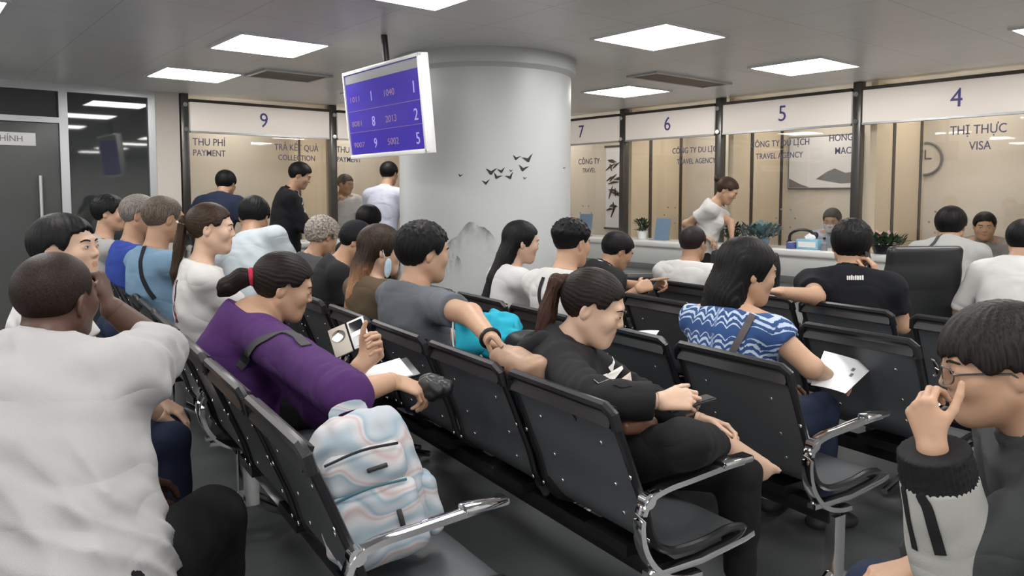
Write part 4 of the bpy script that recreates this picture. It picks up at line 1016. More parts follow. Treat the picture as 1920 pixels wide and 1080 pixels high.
person('brown', 'woman with long brown hair fading to blond, a face mask hanging from her ear', (715, 470), 50, row='B', fem=True, hs=1.08, ahead=.28, lean=-20, hunch=22, yaw=-18, pitch=-6, skin_col=PALE, skin_key='pale', R=dict(to=(.12, .35, .12)), L=dict(to=(-.1, .35, .12)),
       shirt=sh('olive_brown_top', (.105, .075, .045), sleeve=1.9), pants=BLACKP, hair=hs('long', hair_mat('brown_blond_hair', (.028, .018, .013), (.36, .19, .10), (-.16, -.30)), vol=.014,
       chains=[dict(f='l', p=[(0, -.06, .02), (-.01, -.10, -.10), (-.02, -.125, -.22), (-.03, -.15, -.36), (-.03, -.15, -.47)], r=[.085, .088, .085, .075, .045], ax=(0, 1, 0), fl=.5)]), **MID)
person('curly', 'person with grey curly hair looking down in a dark grey striped top', (605, 445), 50, row='B', fem=True, hs=1.02, ahead=.28, lean=-14, hunch=28, yaw=10, pitch=-22, skin_col=WARM, skin_key='warm', R=dict(px=(645, 528, 4.75)), L=dict(px=(662, 520, 4.9)), shirt=sh('dark_grey_top', (.05, .052, .056)), pants=BLACKP,
       hair=hs('short', hair_mat('grey_curly_hair', (.26, .23, .20), scale=120, stretch=(1, 1, 1)), vol=.026, curl=.008), **MID)
person('cap', 'person in a black cap bending forward between grey curls and long brown hair', (668, 455), 70, row='B', lean=-4, hunch=28, yaw=-10, pitch=-25, hs=.98, skin_col=WARM, skin_key='warm', shirt=sh('black_tee', (.014, .014, .016)), pants=BLACKP, hair=hs('fringe', HB, vol=.014), **MID)
person('bent', 'man in a pale blue shirt slumped to his left, seen from behind', (477, 408), 25, depth=5.4, size=1.15, lean=2, side=-26, hunch=24, yaw=25, pitch=-25, hs=1.0, skin_col=WARM, skin_key='warm', shirt=sh('pale_blue_shirt', (.47, .53, .56)), pants=GREYP, L=dict(to=(-.30, .30, .05)), hair=hs('short', HB, vol=.016), **MID)
# --- row A
person('purple', 'woman in a purple top with a short tied ponytail', (533, 540), 66, row='A', ahead=.28, fem=True, size=1.1, hs=1.1, fat=1.36, belly=.05, lean=-18, hunch=40, yaw=-6, pitch=-16, skin_col=TAN, skin_key='tan', bust=1.3,
       R=dict(px=(732, 716, 2.44), free=(650, 742, 2.32), dir=(.1, .85, -.35), palm=(-.35, -.2, -.9), curl='hold'), L=dict(px=(672, 690, 2.6), free=(610, 760, 2.65), palm=(.6, -.4, .5), dir=(.25, .6, .65), curl='grip'),
       shirt=sh('purple_jersey', (.060, .018, .105), o=.026, sleeve=1.15, collar=.0, vneck=.2), pants=BLACKP, hair=hs('tied', HDB, vol=.014, chains=[dict(f='h', p=[(0, -.10, .02), (-.005, -.150, .0), (-.01, -.190, -.045), (-.01, -.205, -.075)], r=[.022, .034, .034, .010])]), **NEAR)
person('ponytail', 'woman in a white T-shirt with a long brown ponytail', (397, 430), 60, row='A', fem=True, size=1.04, hs=1.02, ahead=.28, lean=-18, hunch=20, yaw=-16, pitch=-3, skin_col=PALE, skin_key='pale', R=dict(to=(.10, .36, .10), pole=(.6, -.5, -.5)), L=dict(to=(-.08, .36, .10)),
       shirt=sh('white_tee', (.58, .57, .56), o=.016, wrinkle=.010, sleeve=.62), pants=JEANS, hair=hs('tied', hair_mat('brown_hair', (.036, .022, .014)), vol=.009, chains=[dict(f='l', p=[(0, -.08, .05), (0, -.125, .035), (.0, -.145, -.08), (-.0, -.165, -.20), (0, -.165, -.30)], r=[.018, .028, .034, .030, .008], fl=.7)]), h=.010, hh=.005)
person('lightblue', 'man in a light blue T-shirt with a dark bag strap, seen from behind', (308, 412), 40, depth=4.4, bench='A', size=1.05, hs=1.05, lean=-22, hunch=26, yaw=0, pitch=-6, skin_col=WARM, skin_key='warm', shirt=sh('light_blue_tee', (.15, .25, .36)), pants=GREYP, hair=hs('short', hair_mat('grey_brown_hair', (.10, .078, .062)), vol=.008), **MID)
person('royal', 'grey haired man in a royal blue T-shirt', (264, 405), 48, depth=4.8, bench='A', size=1.05, hs=1.02, lean=-22, hunch=26, yaw=-22, pitch=-6, skin_col=WARM, skin_key='warm', shirt=sh('royal_blue_tee', (.022, .05, .26)), pants=GREYP, hair=hs('short', hair_mat('grey_hair', (.16, .145, .13)), vol=.011), **MID)
person('backpacker', 'young man in a grey hooded top with backpack straps', (207, 401), 48, depth=5.3, bench='A', hs=1.0, lean=-22, hunch=26, yaw=-28, pitch=-2, skin_col=TAN, skin_key='tan', shirt=sh('grey_hooded_top', (.33, .32, .32), sleeve=1.9, collar_h=.02), pants=JEANS, hair=hs('short', HB, vol=.018, spike=.006), **MID)
# --- row Z
person('profile', 'man at the left edge in a white T-shirt, face in profile', (125, 470), 66, depth=2.75, hs=1.06, lean=6, hunch=4, yaw=-24, pitch=6, skin_col=PALE, skin_key='pale', shirt=sh('white_tee', (.58, .57, .56)), pants=JEANS, R=dict(to=(.1, .4, .1)), hair=hs('short', HB, vol=.014), h=.010, hh=.005)
person('foreground', 'dark skinned man in a white T-shirt leaning forward with his hand at his cheek', (106, 562), 4, depth=2.0, size=1.12, hs=.95, fat=1.5, lean=20, side=-40, cside=-10, hunch=14, roll=6, yaw=-6, pitch=4, skin_col=DARK, skin_key='dark', seat=.40,
       R=dict(px=(212, 580, 2.36), free=(300, 652, 2.44), dir=(-.35, .2, .9), palm=(-.9, -.2, .1), curl='fist'), L=dict(to=(-.15, .42, .1)), shirt=sh('pale_grey_tee', (.37, .365, .37), o=.020, sleeve=.85, wrinkle=.016, collar=.02, hem=-.14), pants=BLACKP, hair=hs('bald', hair_mat('shaved_hair', (.020, .012, .010), stretch=(1, 1, 1)), vol=.004, lock=0), **NEAR)
# --- row C
person('girl', 'girl with long straight black hair in a white top', (978, 455), 66, row='C', fem=True, hs=1.0, ahead=.28, lean=-14, hunch=22, yaw=-10, pitch=-8, skin_col=PALE, skin_key='pale', shirt=sh('white_blouse', (.55, .545, .55), sleeve=1.9), pants=JEANS, R=dict(to=(.08, .36, .1)),
       hair=hs('long', HB, vol=.012, chains=[dict(f='l', p=[(0, -.05, .03), (.0, -.10, -.10), (.0, -.16, -.22), (.0, -.21, -.34), (.0, -.23, -.46)], r=[.082, .080, .070, .055, .025], fl=.6)]), **MID)
person('undercut', 'man in a white T-shirt with an undercut and a thin black strap', (1072, 458), 42, row='C', hs=1.0, ahead=.28, lean=-18, hunch=24, yaw=-8, pitch=-6, skin_col=TAN, skin_key='tan', shirt=sh('white_tee', (.58, .57, .56)), pants=BLACKP, hair=hs('short', HB, vol=.016, tight=.012, spike=.012), **MID)
person('blue', 'woman with long black hair in a blue and white patterned dress', (1402, 512), 50, row='C', fem=True, size=1.02, hs=1.06, ahead=.28, lean=-18, hunch=26, yaw=-32, pitch=-10, skin_col=TAN, skin_key='tan', fat=1.1,
       R=dict(px=(1556, 706, 2.98), free=(1522, 690, 2.74), dir=(.2, .9, -.2), palm=(-.3, 0, -1)), L=dict(to=(-.05, .38, .12)), shirt=sh('blue_dress_cloth', (.03, .075, .2), sleeve=.35, o=.012, hem=-.09, collar=-.005, name='dress'), pants=JEANS,
       hair=hs('long', HB, vol=.015, chains=[dict(f='l', p=[(0, -.05, .03), (-.01, -.085, -.09), (-.03, -.10, -.19), (-.04, -.11, -.27), (-.04, -.11, -.33)], r=[.094, .104, .104, .085, .04], fl=.62)]), h=.010, hh=.005)
# --- rows D, E
person('phone', 'man in a black and white shirt looking down at his phone', (1158, 472), 66, row='D', hs=1.0, ahead=.20, lean=-4, hunch=30, yaw=-8, pitch=-24, skin_col=WARM, skin_key='warm', R=dict(px=(1196, 543, 4.45), curl='grip', palm=(-.6, 0, -.5), dir=(-.2, .9, .2)), L=dict(px=(1212, 537, 4.65), curl='grip', dir=(.2, .9, .2), palm=(.6, 0, -.4)), shirt=sh('black_shirt', (.014, .014, .016), collar_h=.03), pants=BLACKP, hair=hs('short', HB, vol=.016), **MID)
person('whitetee', 'man with cropped hair in a white T-shirt, seen from behind near the counter', (1300, 458), 38, row='E', hs=1.0, ahead=.28, lean=-14, hunch=18, yaw=-6, pitch=-4, skin_col=WARM, skin_key='warm', shirt=sh('white_tee', (.58, .57, .56)), pants=BLACKP, hair=hs('short', hair_mat('cropped_hair', (.016, .012, .012), stretch=(1, 1, 1)), vol=.007), **MID)
person('polo', 'man in a black polo shirt holding a phone to his ear', (1597, 462), 28, row='E', size=1.06, hs=1.06, ahead=.28, lean=-14, hunch=22, yaw=-2, pitch=-6, skin_col=TAN, skin_key='tan', fat=1.12, R=dict(px=(1648, 535, 4.02), free=(1690, 610, 4.0), curl='hold', dir=(-.2, .1, 1), palm=(-.9, .2, 0)), L=dict(px=(1462, 548, 3.85), free=(1530, 556, 3.95), curl='flat', palm=(0, 0, -1)),
       shirt=sh('black_polo', (.006, .007, .010), o=.014, collar_h=.03, sleeve=.62), pants=BLACKP, hair=hs('short', HB, vol=.018, spike=.006), h=.010, hh=.005)
# --- right foreground
person('glasses', 'man with glasses at the right edge holding his hand to his mouth', (1868, 690), -76, depth=1.52, size=1.0, hs=1.0, lean=12, hunch=14, yaw=0, pitch=-8, skin_col=TAN, skin_key='tan', L=dict(px=(1750, 845, 1.42), free=(1790, 1060, 1.45), dir=(.35, .2, .9), palm=(.7, -.6, .1), curl='grip', hsz=.84), R=dict(to=(.1, .35, .1)),
       shirt=sh('dark_grey_jacket', (.045, .05, .05), sleeve=1.97, o=.022, wrinkle=.007, name='jacket', collar_h=.03), pants=JEANS, hair=hs('fringe', hair_mat('soft_black_hair', (.018, .015, .014)), vol=.020), **NEAR)
# --- standing and at the counters
person('standing', 'woman in a white T-shirt standing at the counter looking down', (1363, 358), 112, bw=6.0, pose='stand', fem=True, size=.98, hs=1.0, lean=4, hunch=16, yaw=-4, pitch=-30, skin_col=TAN, skin_key='tan', R=dict(px=(1320, 442, 6.95), free=(1286, 420, 7.05)), L=dict(px=(1374, 450, 6.85), free=(1370, 418, 6.95)), shirt=sh('white_tee', (.58, .57, .56), hem=-.02), pants=BLACKP, hair=hs('tied', hair_mat('auburn_hair', (.045, .025, .018)), vol=.012, chains=[dict(f='h', p=[(0, -.10, .06), (0, -.135, .055)], r=[.030, .034])]), **MID)
person('clerk', 'clerk with a face mask seated behind the glass of window 5', (1560, 414), 215, bw=7.35, hs=1.0, lean=2, hunch=12, yaw=0, pitch=-14, skin_col=TAN, skin_key='tan', seat=.55, shirt=sh('pale_blue_uniform', (.40, .46, .56), collar_h=.03), pants=BLACKP, hair=hs('short', hair_mat('greying_hair', (.06, .058, .055)), vol=.012), **FAR)
person('counterman', 'man in a grey shirt sitting at the counter of window 4 with a thin strap', (1783, 424), 34, bw=6.05, hs=1.06, size=1.05, lean=26, hunch=8, yaw=-8, pitch=-6, skin_col=TAN, skin_key='tan', seat=.50, R=dict(to=(.18, .42, .22)), L=dict(to=(-.12, .42, .22)), shirt=sh('light_grey_shirt', (.34, .34, .33), collar_h=.02), pants=GREYP, hair=hs('short', HB, vol=.018), **MID)
person('edge', 'clerk at the right edge behind the counter of window 4', (1846, 425), 210, bw=7.35, hs=1.0, lean=0, hunch=10, pitch=-8, skin_col=TAN, skin_key='tan', seat=.52, shirt=sh('grey_uniform', (.25, .25, .25), collar_h=.03), pants=BLACKP, hair=hs('short', HB, vol=.014), **FAR)
person('whitesleeve', 'person in a white shirt at the right edge beside the counter', (1920, 452), 50, depth=4.5, hs=1.0, lean=18, hunch=10, yaw=0, pitch=-6, skin_col=TAN, skin_key='tan', L=dict(to=(-.2, .4, .25)), shirt=sh('white_tee', (.58, .57, .56), sleeve=.95), pants=JEANS, hair=hs('short', HB, vol=.014), **MID)
person('navy', 'man in a navy shirt leaning on the counter under the number 9 sign', (424, 345), 8, aw=7.35, pose='stand', hs=1.0, lean=18, hunch=12, pitch=-16, yaw=0, skin_col=WARM, skin_key='warm', R=dict(to=(.30, .36, .20)), L=dict(to=(-.28, .36, .20)), shirt=sh('navy_shirt', (.014, .02, .045), collar_h=.02), pants=BLACKP, hair=hs('short', HB, vol=.016), **FAR)
person('blackhood', 'man in a black striped track jacket standing at the counter', (563, 330), 74, aw=7.0, pose='stand', hs=1.0, fat=1.15, lean=2, hunch=12, pitch=-22, yaw=-8, skin_col=TAN, skin_key='tan', R=dict(to=(.1, .36, .12)), L=dict(to=(-.1, .36, .14)), shirt=sh('black_jacket', (.010, .010, .013), sleeve=1.9, o=.02, collar_h=.03), pants=BLACKP, hair=hs('short', HB, vol=.018), **FAR)
person('paleshirt', 'man in a pale blue shirt standing at the counter beside the column', (730, 326), 22, aw=7.05, pose='stand', hs=1.0, lean=10, hunch=8, pitch=-8, skin_col=TAN, skin_key='tan', R=dict(to=(.2, .36, .2)), L=dict(to=(-.2, .36, .2)), shirt=sh('pale_lilac_shirt', (.50, .52, .62), sleeve=1.9, collar_h=.02), pants=BLACKP, hair=hs('short', HB, vol=.014), **FAR)
person('cashier', 'clerk behind the glass of window 8 leaning his head on his hand', (648, 346), 150, aw=8.5, hs=1.0, lean=6, hunch=10, pitch=-10, yaw=30, skin_col=WARM, skin_key='warm', seat=.85, shirt=sh('white_shirt', (.6, .6, .62), collar_h=.02), pants=BLACKP, R=dict(to=(.16, .30, .42), curl='fist'), hair=hs('short', hair_mat('greying_hair', (.06, .058, .055)), vol=.012), **FAR)
person('backseat', 'person with black hair seated at the back, beyond the person in the cap', (692, 416), 5, row='C', hs=1.04, lean=-6, hunch=8, pitch=-4, skin_col=TAN, skin_key='tan', shirt=sh('black_tee', (.014, .014, .016)), pants=BLACKP, hair=hs('short', HB, vol=.020), **FAR)
# ------------------------------------------------------------------ belongings and what people wear
def f_rbox(P, c, half, r, R=None):
    q = P - np.asarray(c, np.float32)
    if R is not None: q = q @ np.asarray(R, np.float32)
    q = np.abs(q) - (np.asarray(half, np.float32) - r)
    return np.sqrt((np.maximum(q, 0) ** 2).sum(1)) + np.minimum(q.max(1), 0) - r
def sdf_obj(name, fn, lo, hi, h, m, parent): return to_mesh(name, [mesh_sdf(fn, lo, hi, h)], m if isinstance(m, list) else [m], parent)
def wave_cloth():
    m = bpy.data.materials.new('pastel_wave_fabric'); m.use_nodes = True; nt = m.node_tree; b = nt.nodes['Principled BSDF']; b.inputs['Roughness'].default_value = .8
    tc = nt.nodes.new('ShaderNodeTexCoord'); w = nt.nodes.new('ShaderNodeTexWave'); w.bands_direction = 'Z'; w.inputs['Scale'].default_value = 2.3; w.inputs['Distortion'].default_value = 7.5; w.inputs['Detail'].default_value = 2; w.inputs['Detail Scale'].default_value = 1.5
    nt.links.new(tc.outputs['Object'], w.inputs['Vector']); r = nt.nodes.new('ShaderNodeValToRGB'); nt.links.new(w.outputs['Fac'], r.inputs[0])
    cs = [(0, (.26, .33, .38)), (.18, (.42, .44, .47)), (.40, (.50, .49, .50)), (.58, (.45, .35, .36)), (.72, (.50, .49, .50)), (.86, (.24, .33, .40)), (1, (.38, .41, .45))]
    e = r.color_ramp.elements
    while len(e) < len(cs): e.new(.5)
    for i, (p, c) in enumerate(cs): e[i].position = p; e[i].color = (*c, 1)
    nt.links.new(r.outputs[0], b.inputs['Base Color']); return m
WAVE = wave_cloth()
bp = empty('backpack', row_pt('A', 1.90, .29, .462), ROW_ROT - .25, 'pastel pink, blue and white wave patterned backpack standing on the nearest seat', 'backpack')
LR = RX(.22) @ RY(-.20)
def BPt(x, y, z): return LR @ np.array([x, y, z])
def bpf(P):
    d = f_rbox(P, BPt(0, 0, .19), (.085, .150, .19), .075, LR); d = smin(d, f_ell(P, BPt(0, 0, .315), (.075, .125, .085), LR), .04)
    return d - .009 * wob(P, 26, 2.0) - .005 * wob(P, 55, 5.0)
sdf_obj('body', bpf, (-.25, -.3, -.02), (.3, .3, .55), .007, WAVE, bp)
def pk(c, half, r, k): return lambda P: f_rbox(P, BPt(*c), half, r, LR) - .005 * wob(P, 45, k)
sdf_obj('front_pocket', pk((.098, 0, .110), (.042, .120, .100), .036, 1), (-.1, -.25, -.03), (.3, .25, .35), .006, WAVE, bp)
sdf_obj('upper_pocket', pk((.088, 0, .255), (.036, .110, .055), .032, 4), (-.1, -.25, .1), (.3, .25, .5), .006, WAVE, bp)
sdf_obj('side_pocket', pk((.0, .150, .10), (.055, .028, .085), .026, 7), (-.15, .0, -.03), (.2, .3, .3), .007, WAVE, bp)
def seam(pts, r, m=None): MB().tube(smooth_path([tuple(BPt(*p)) for p in pts], 4), r, 6).build('zip', m or M['black_plastic'], bp)
seam([(.128, -.098, .300), (.128, 0, .310), (.128, .098, .300)], .004); seam([(.136, -.095, .205), (.143, 0, .214), (.136, .095, .205)], .004, cloth('teal_zip_tape', (.06, .14, .17)))
for y, z in ((.03, .255), (.055, .11)): MB().box(tuple(BPt(.147 if z < .2 else .129, y, z)), (.008, .014 if z < .2 else .055, .06 if z < .2 else .012), rot=Matrix(LR.tolist()), bevel=.003).build('zip_pull', M['black_plastic'], bp)
MB().tube(smooth_path([tuple(BPt(*p)) for p in ((-.06, -.04, .37), (-.06, -.035, .41), (-.06, .035, .41), (-.06, .04, .37))], 5), 0, 8, flat=(.014, .005)).build('handle', WAVE, bp)

# --- what people wear
def add_strap(key, name, pts, c, half=.010, **k): return P_[key].strap(name, pts, cloth('strap_%d_%d_%d' % tuple(int(x * 200) for x in c), c), half, **k)





for x in (-1, 1): add_strap('backpacker', 'backpack_strap', [(x * .10, .10, -.14), (x * .105, .03, .0), (x * .10, -.06, -.03), (x * .10, -.11, -.14), (x * .11, -.11, -.26)], (.05, .052, .055), .022)

add_strap('curly', 'shirt_stripe', [(.03, -.10, -.04), (.06, -.115, -.14), (.08, -.115, -.26)], (.45, .42, .42), .006, t=.0012, off=.002)
add_strap('curly', 'shirt_stripe', [(.06, -.09, -.03), (.09, -.11, -.14), (.11, -.11, -.26)], (.30, .10, .10), .005, t=.0012, off=.002)
for e in (-1, 1): add_strap('phone', 'collar_trim', [(e * .02, .10, -.06), (e * .055, .06, -.01), (e * .06, -.02, .02), (e * .02, -.06, .03)], (.62, .62, .60), .014, t=.0015)
STRAP = lambda c: cloth('strap_%d_%d_%d' % tuple(int(x * 200) for x in c), c)
P_['lightblue'].px_strap('bag_strap', [(272, 462), (264, 490), (266, 515), (276, 540), (290, 560)], STRAP((.012, .014, .02)), .012)
P_['purple'].px_strap('bag_strap', [(575, 648), (545, 625), (505, 632), (470, 655), (448, 690)], STRAP((.06, .06, .065)), .018)
P_['undercut'].px_strap('bag_strap', [(1020, 520), (1013, 540), (1012, 560), (1018, 580)], STRAP((.02, .022, .022)), .010)
P_['counterman'].px_strap('bag_strap', [(1766, 440), (1752, 455), (1738, 468), (1728, 480)], STRAP((.05, .05, .05)), .010)
P_['blue'].px_strap('bag_strap', [(1412, 590), (1398, 615), (1384, 640), (1372, 662)], STRAP((.10, .085, .09)), .013)
for i, c in enumerate(((.35, .03, .04), (.03, .03, .04), (.5, .48, .48))): P_['ponytail'].px_strap('shirt_stripe', [(314 + 4 * i, 525), (318 + 4 * i, 550), (322 + 4 * i, 580), (330 + 4 * i, 605)], STRAP(c), .005, t=.0012, off=.002)
P_['blackhood'].px_strap('jacket_stripe', [(556, 347), (566, 362), (576, 380), (586, 398)], STRAP((.5, .5, .5)), .009, t=.0012, off=.002)
# hair ties
def ring_at(s, p, ax, r, t, name, m):
    p = np.asarray(p, float); ax = nrm(ax); x = nrm(np.cross(ax, [.3, .5, .8])); y = np.cross(ax, x)
    return MB().tube([tuple(p + (x * math.cos(a) + y * math.sin(a)) * r) for a in [2 * math.pi * k / 20 for k in range(21)]], t, 8).build(name, m, s.root)
s = P_['purple']; S = s.k * s.hs; ring_at(s, s.hc + s.Rh @ np.array([0, -.118, .012]) * S, s.Rh @ np.array([0, -1, -.4]), .024 * S, .011 * S, 'hair_tie', cloth('red_scrunchie', (.45, .03, .07)))
s = P_['ponytail']; S = s.k * s.hs; Fl = RZ(math.radians(s.yaw)); ring_at(s, s.hc + Fl @ np.array([0, -.126, .030]) * S, Fl @ np.array([0, -.3, -1]), .024 * S, .006 * S, 'hair_tie', cloth('white_tie', (.6, .6, .58)))
s = P_['hoodie']; S = s.k * s.hs; Fl = RZ(math.radians(s.yaw)); ring_at(s, s.hc + Fl @ np.array([0, -.122, .078]) * S, Fl @ np.array([0, -.8, -.6]), .024 * S, .007 * S, 'hair_tie', M['black_plastic'])
# hood of the black hoodie and its printed front
s = P_['hoodie']; k = s.k
def hoodf(P):
    Q = (P - s.nb.astype(np.float32)) @ s.Rc.astype(np.float32) / k; d = None
    pts = [(.075, .07, .000), (.088, .0, .022), (.075, -.07, .010), (.035, -.115, -.035), (0, -.125, -.06), (-.035, -.115, -.035), (-.075, -.07, .010), (-.088, .0, .022), (-.075, .07, .0)]
    for a, b in zip(pts[:-1], pts[1:]):
        f = f_cone(Q, a, b, .020 + .014 * max(0, -a[1] * 6), .020 + .014 * max(0, -b[1] * 6)); d = f if d is None else smin(d, f, .03)
    return (d - .003 * wob(Q, 60, 1.0)) * k
sdf_obj('hood', hoodf, s.nb - .22, s.nb + .2, .008, HOOD, s.root)
def chest_patch(s, name, outline, m, t=.0015, fn=None, off=.003, frame=None):
    """flat print lying on the clothes; outline in the chest frame"""
    raw = [s.nb + s.Rc @ (np.array(p, float) * s.k) for p in outline]; P, G = s.wrap(raw, fn or s.shirtf, off); P = P.astype(float); c = P.mean(0); C, _ = s.wrap([c], fn or s.shirtf, off); mb = MB()
    vs = [mb.bm.verts.new(p) for p in P]; vc = mb.bm.verts.new(C[0].astype(float))
    for i in range(len(vs)): mb.bm.faces.new((vs[i], vs[(i + 1) % len(vs)], vc))
    return mb.build(name, m, s.root, smooth=0)
WPRINT = mat('white_print', (.62, .60, .58), .7); PRN = mat('cream_print', (.55, .46, .40), .7)
def px_patch(s, name, outline, m): 
    P = [s.pick(*p) for p in outline]; return chest_patch(s, name, [np.linalg.inv(s.Rc) @ (p - s.nb) / s.k for p in P], m)
for o, m in (([(1140, 690), (1172, 668), (1178, 680), (1148, 702)], WPRINT), ([(1145, 709), (1180, 686), (1182, 692), (1150, 715)], WPRINT), ([(1150, 722), (1182, 698), (1186, 724), (1166, 728)], PRN), ([(1112, 712), (1138, 700), (1142, 712), (1122, 720)], WPRINT)): px_patch(s, 'chest_print', o, m)
# lettering across the back of the polo shirt
s = P_['polo']; rl = random.Random(3); xx = 1588
while xx < 1618: w_ = rl.uniform(2.2, 3.6); z0 = rl.uniform(0, 2); px_patch(s, 'back_print', [(xx, 516 + z0), (xx + w_, 516.5 + z0), (xx + w_, 525.5), (xx, 525)], WPRINT); xx += w_ + 1.1
# face masks, glasses, watch, cap
def mask(key, m, drop=(0, 0, 0)):
    s = P_[key]; S = s.k * s.hs
    def f(P):
        Q = s.Q(P) - np.array(drop, np.float32); d = np.maximum(head_fields(Q, 1, s.fem) - .006, -(head_fields(Q, 1, s.fem) - .003)); d = np.maximum(d, np.abs(Q[:, 2] + .055) - .045 + .0); d = np.maximum(d, .030 - Q[:, 1]); return d * S
    sdf_obj('face_mask', f, s.hc - .16 * S, s.hc + .17 * S, .004, m, s.root)
MASKM = cloth('pale_blue_mask', (.45, .58, .68)); mask('clerk', cloth('white_mask', (.66, .68, .68)))
s = P_['brown']; S = s.k * s.hs
def fm(P):
    Q = s.Q(P); return np.maximum(f_ell(Q, (.084, .020, -.075), (.009, .018, .048)), -f_ell(Q, (.078, .020, -.075), (.009, .016, .046))) * S
sdf_obj('face_mask', fm, s.hc - .2 * S, s.hc + .2 * S, .004, MASKM, s.root)
MB().tube(smooth_path([tuple(s.hc + s.Rh @ np.array(p) * S) for p in ((.082, -.02, .03), (.088, -.01, .0), (.088, .0, -.03))], 4), .0016, 6).build('mask_loop', MASKM, s.root)
s = P_['glasses']; S = s.k * s.hs
gl = MB()
for e in (-1, 1):
    pts = [s.hc + s.Rh @ np.array([e * (.033 + .024 * math.cos(a)), .108 - .006 * abs(math.cos(a)) - (.008 if math.cos(a) > .5 else 0), .002 + .018 * math.sin(a)]) * S for a in [2 * math.pi * i / 24 for i in range(25)]]
    gl.tube([tuple(p) for p in pts], .0016, 6)
    gl.tube([tuple(s.hc + s.Rh @ np.array(p) * S) for p in ((e * .057, .094, .006), (e * .072, .05, .008), (e * .080, .0, .006), (e * .079, -.02, -.01))], .0022, 6)
gl.tube([tuple(s.hc + s.Rh @ np.array(p) * S) for p in ((-.010, .107, .006), (0, .111, .009), (.010, .107, .006))], .0016, 6)
gl.build('glasses', M['steel_post'], s.root)
lens = MB()
for e in (-1, 1): lens.loft([[tuple(s.hc + s.Rh @ np.array([e * (.033 + .0225 * math.cos(a)), y - .006 * abs(math.cos(a)) - (.008 if math.cos(a) > .5 else 0), .002 + .0165 * math.sin(a)]) * S) for a in [2 * math.pi * i / 20 for i in range(20)]] for y in (.107, .1078)])
lens.build('lenses', M['glass'], s.root)
s = P_['grey']; w = s.wr[1] - nrm(s.wr[1] - s.el[1]) * .03; ring_at(s, w, s.wr[1] - s.el[1], .033 * s.k, .007, 'watch_strap', M['black_plastic'])
s = P_['hoodie']; w = s.hands[1].w
s = P_['cap']; S = s.k * s.hs
def capf(P):
    Q = s.Q(P); d = np.maximum(np.abs(f_ell(Q, (0, -.012, .045), (.088, .108, .094))) - .003, .030 + .25 * (Q[:, 1] * .3) - Q[:, 2]); b = np.maximum(np.abs(f_ell(Q, (0, .10, .010), (.080, .10, .050))) - .003, np.maximum(.052 - Q[:, 2], .075 - Q[:, 1])); return np.minimum(d, b) * S
sdf_obj('cap', capf, s.hc - .17 * S, s.hc + .24 * S, .005, cloth('black_cap_cloth', (.010, .010, .014)), s.root)

# blue dress: batik scallops are part of the cloth
def batik():
    m = bpy.data.materials.new('blue_white_batik'); m.use_nodes = True; nt = m.node_tree; b = nt.nodes['Principled BSDF']; b.inputs['Roughness'].default_value = .85
    N = lambda t, **k: (lambda n: [setattr(n, a, v) for a, v in k.items()] and n or n)(nt.nodes.new(t))
    def math_(op, a, bb=None, c=None):
        n = nt.nodes.new('ShaderNodeMath'); n.operation = op
        for i, v in enumerate((a, bb, c)):
            if v is None: continue
            if isinstance(v, (int, float)): n.inputs[i].default_value = v
            else: nt.links.new(v, n.inputs[i])
        return n.outputs[0]
    at = nt.nodes.new('ShaderNodeAttribute'); at.attribute_name = 'cloth_uv'; sp = nt.nodes.new('ShaderNodeSeparateXYZ'); nt.links.new(at.outputs['Vector'], sp.inputs[0])
    u, v = sp.outputs[0], sp.outputs[1]
    tc = nt.nodes.new('ShaderNodeTexCoord'); nz = nt.nodes.new('ShaderNodeTexNoise'); nz.inputs['Scale'].default_value = 60; nt.links.new(at.outputs['Vector'], nz.inputs['Vector'])
    sc = math_('ABSOLUTE', math_('SINE', math_('MULTIPLY', u, 55.0)))                        # scallop edge
    tot = None
    for v0 in (-.022, -.135, -.34):
        h = math_('SUBTRACT', math_('SUBTRACT', v, v0), math_('MULTIPLY', sc, .020))
        bands = math_('SINE', math_('MULTIPLY', h, 260.0))
        env = math_('LESS_THAN', math_('ABSOLUTE', math_('ADD', h, .012)), .042 if v0 != -.022 else .030)
        q = math_('MULTIPLY', env, math_('GREATER_THAN', math_('ADD', bands, math_('MULTIPLY', math_('SUBTRACT', nz.outputs['Fac'], .5), 4.5)), .15))
        tot = q if tot is None else math_('MAXIMUM', tot, q)
    mx = nt.nodes.new('ShaderNodeMix'); mx.data_type = 'RGBA'; mx.inputs['A'].default_value = (.020, .062, .19, 1); mx.inputs['B'].default_value = (.42, .50, .62, 1)
    nt.links.new(tot, mx.inputs['Factor']); nt.links.new(mx.outputs['Result'], b.inputs['Base Color']); return m
s = P_['blue']; me = s.shirt_ob.data; co = np.empty(len(me.vertices) * 3, np.float32); me.vertices.foreach_get('co', co); co = co.reshape(-1, 3)
L = (co - s.nb.astype(np.float32)) @ s.Rc.astype(np.float32) / s.k
uv = np.stack([np.arctan2(L[:, 0], L[:, 1] + .01) * .13, L[:, 2], L[:, 1]], 1).astype(np.float32)
a = me.attributes.new('cloth_uv', 'FLOAT_VECTOR', 'POINT'); a.data.foreach_set('vector', uv.ravel()); me.materials.clear(); me.materials.append(batik())
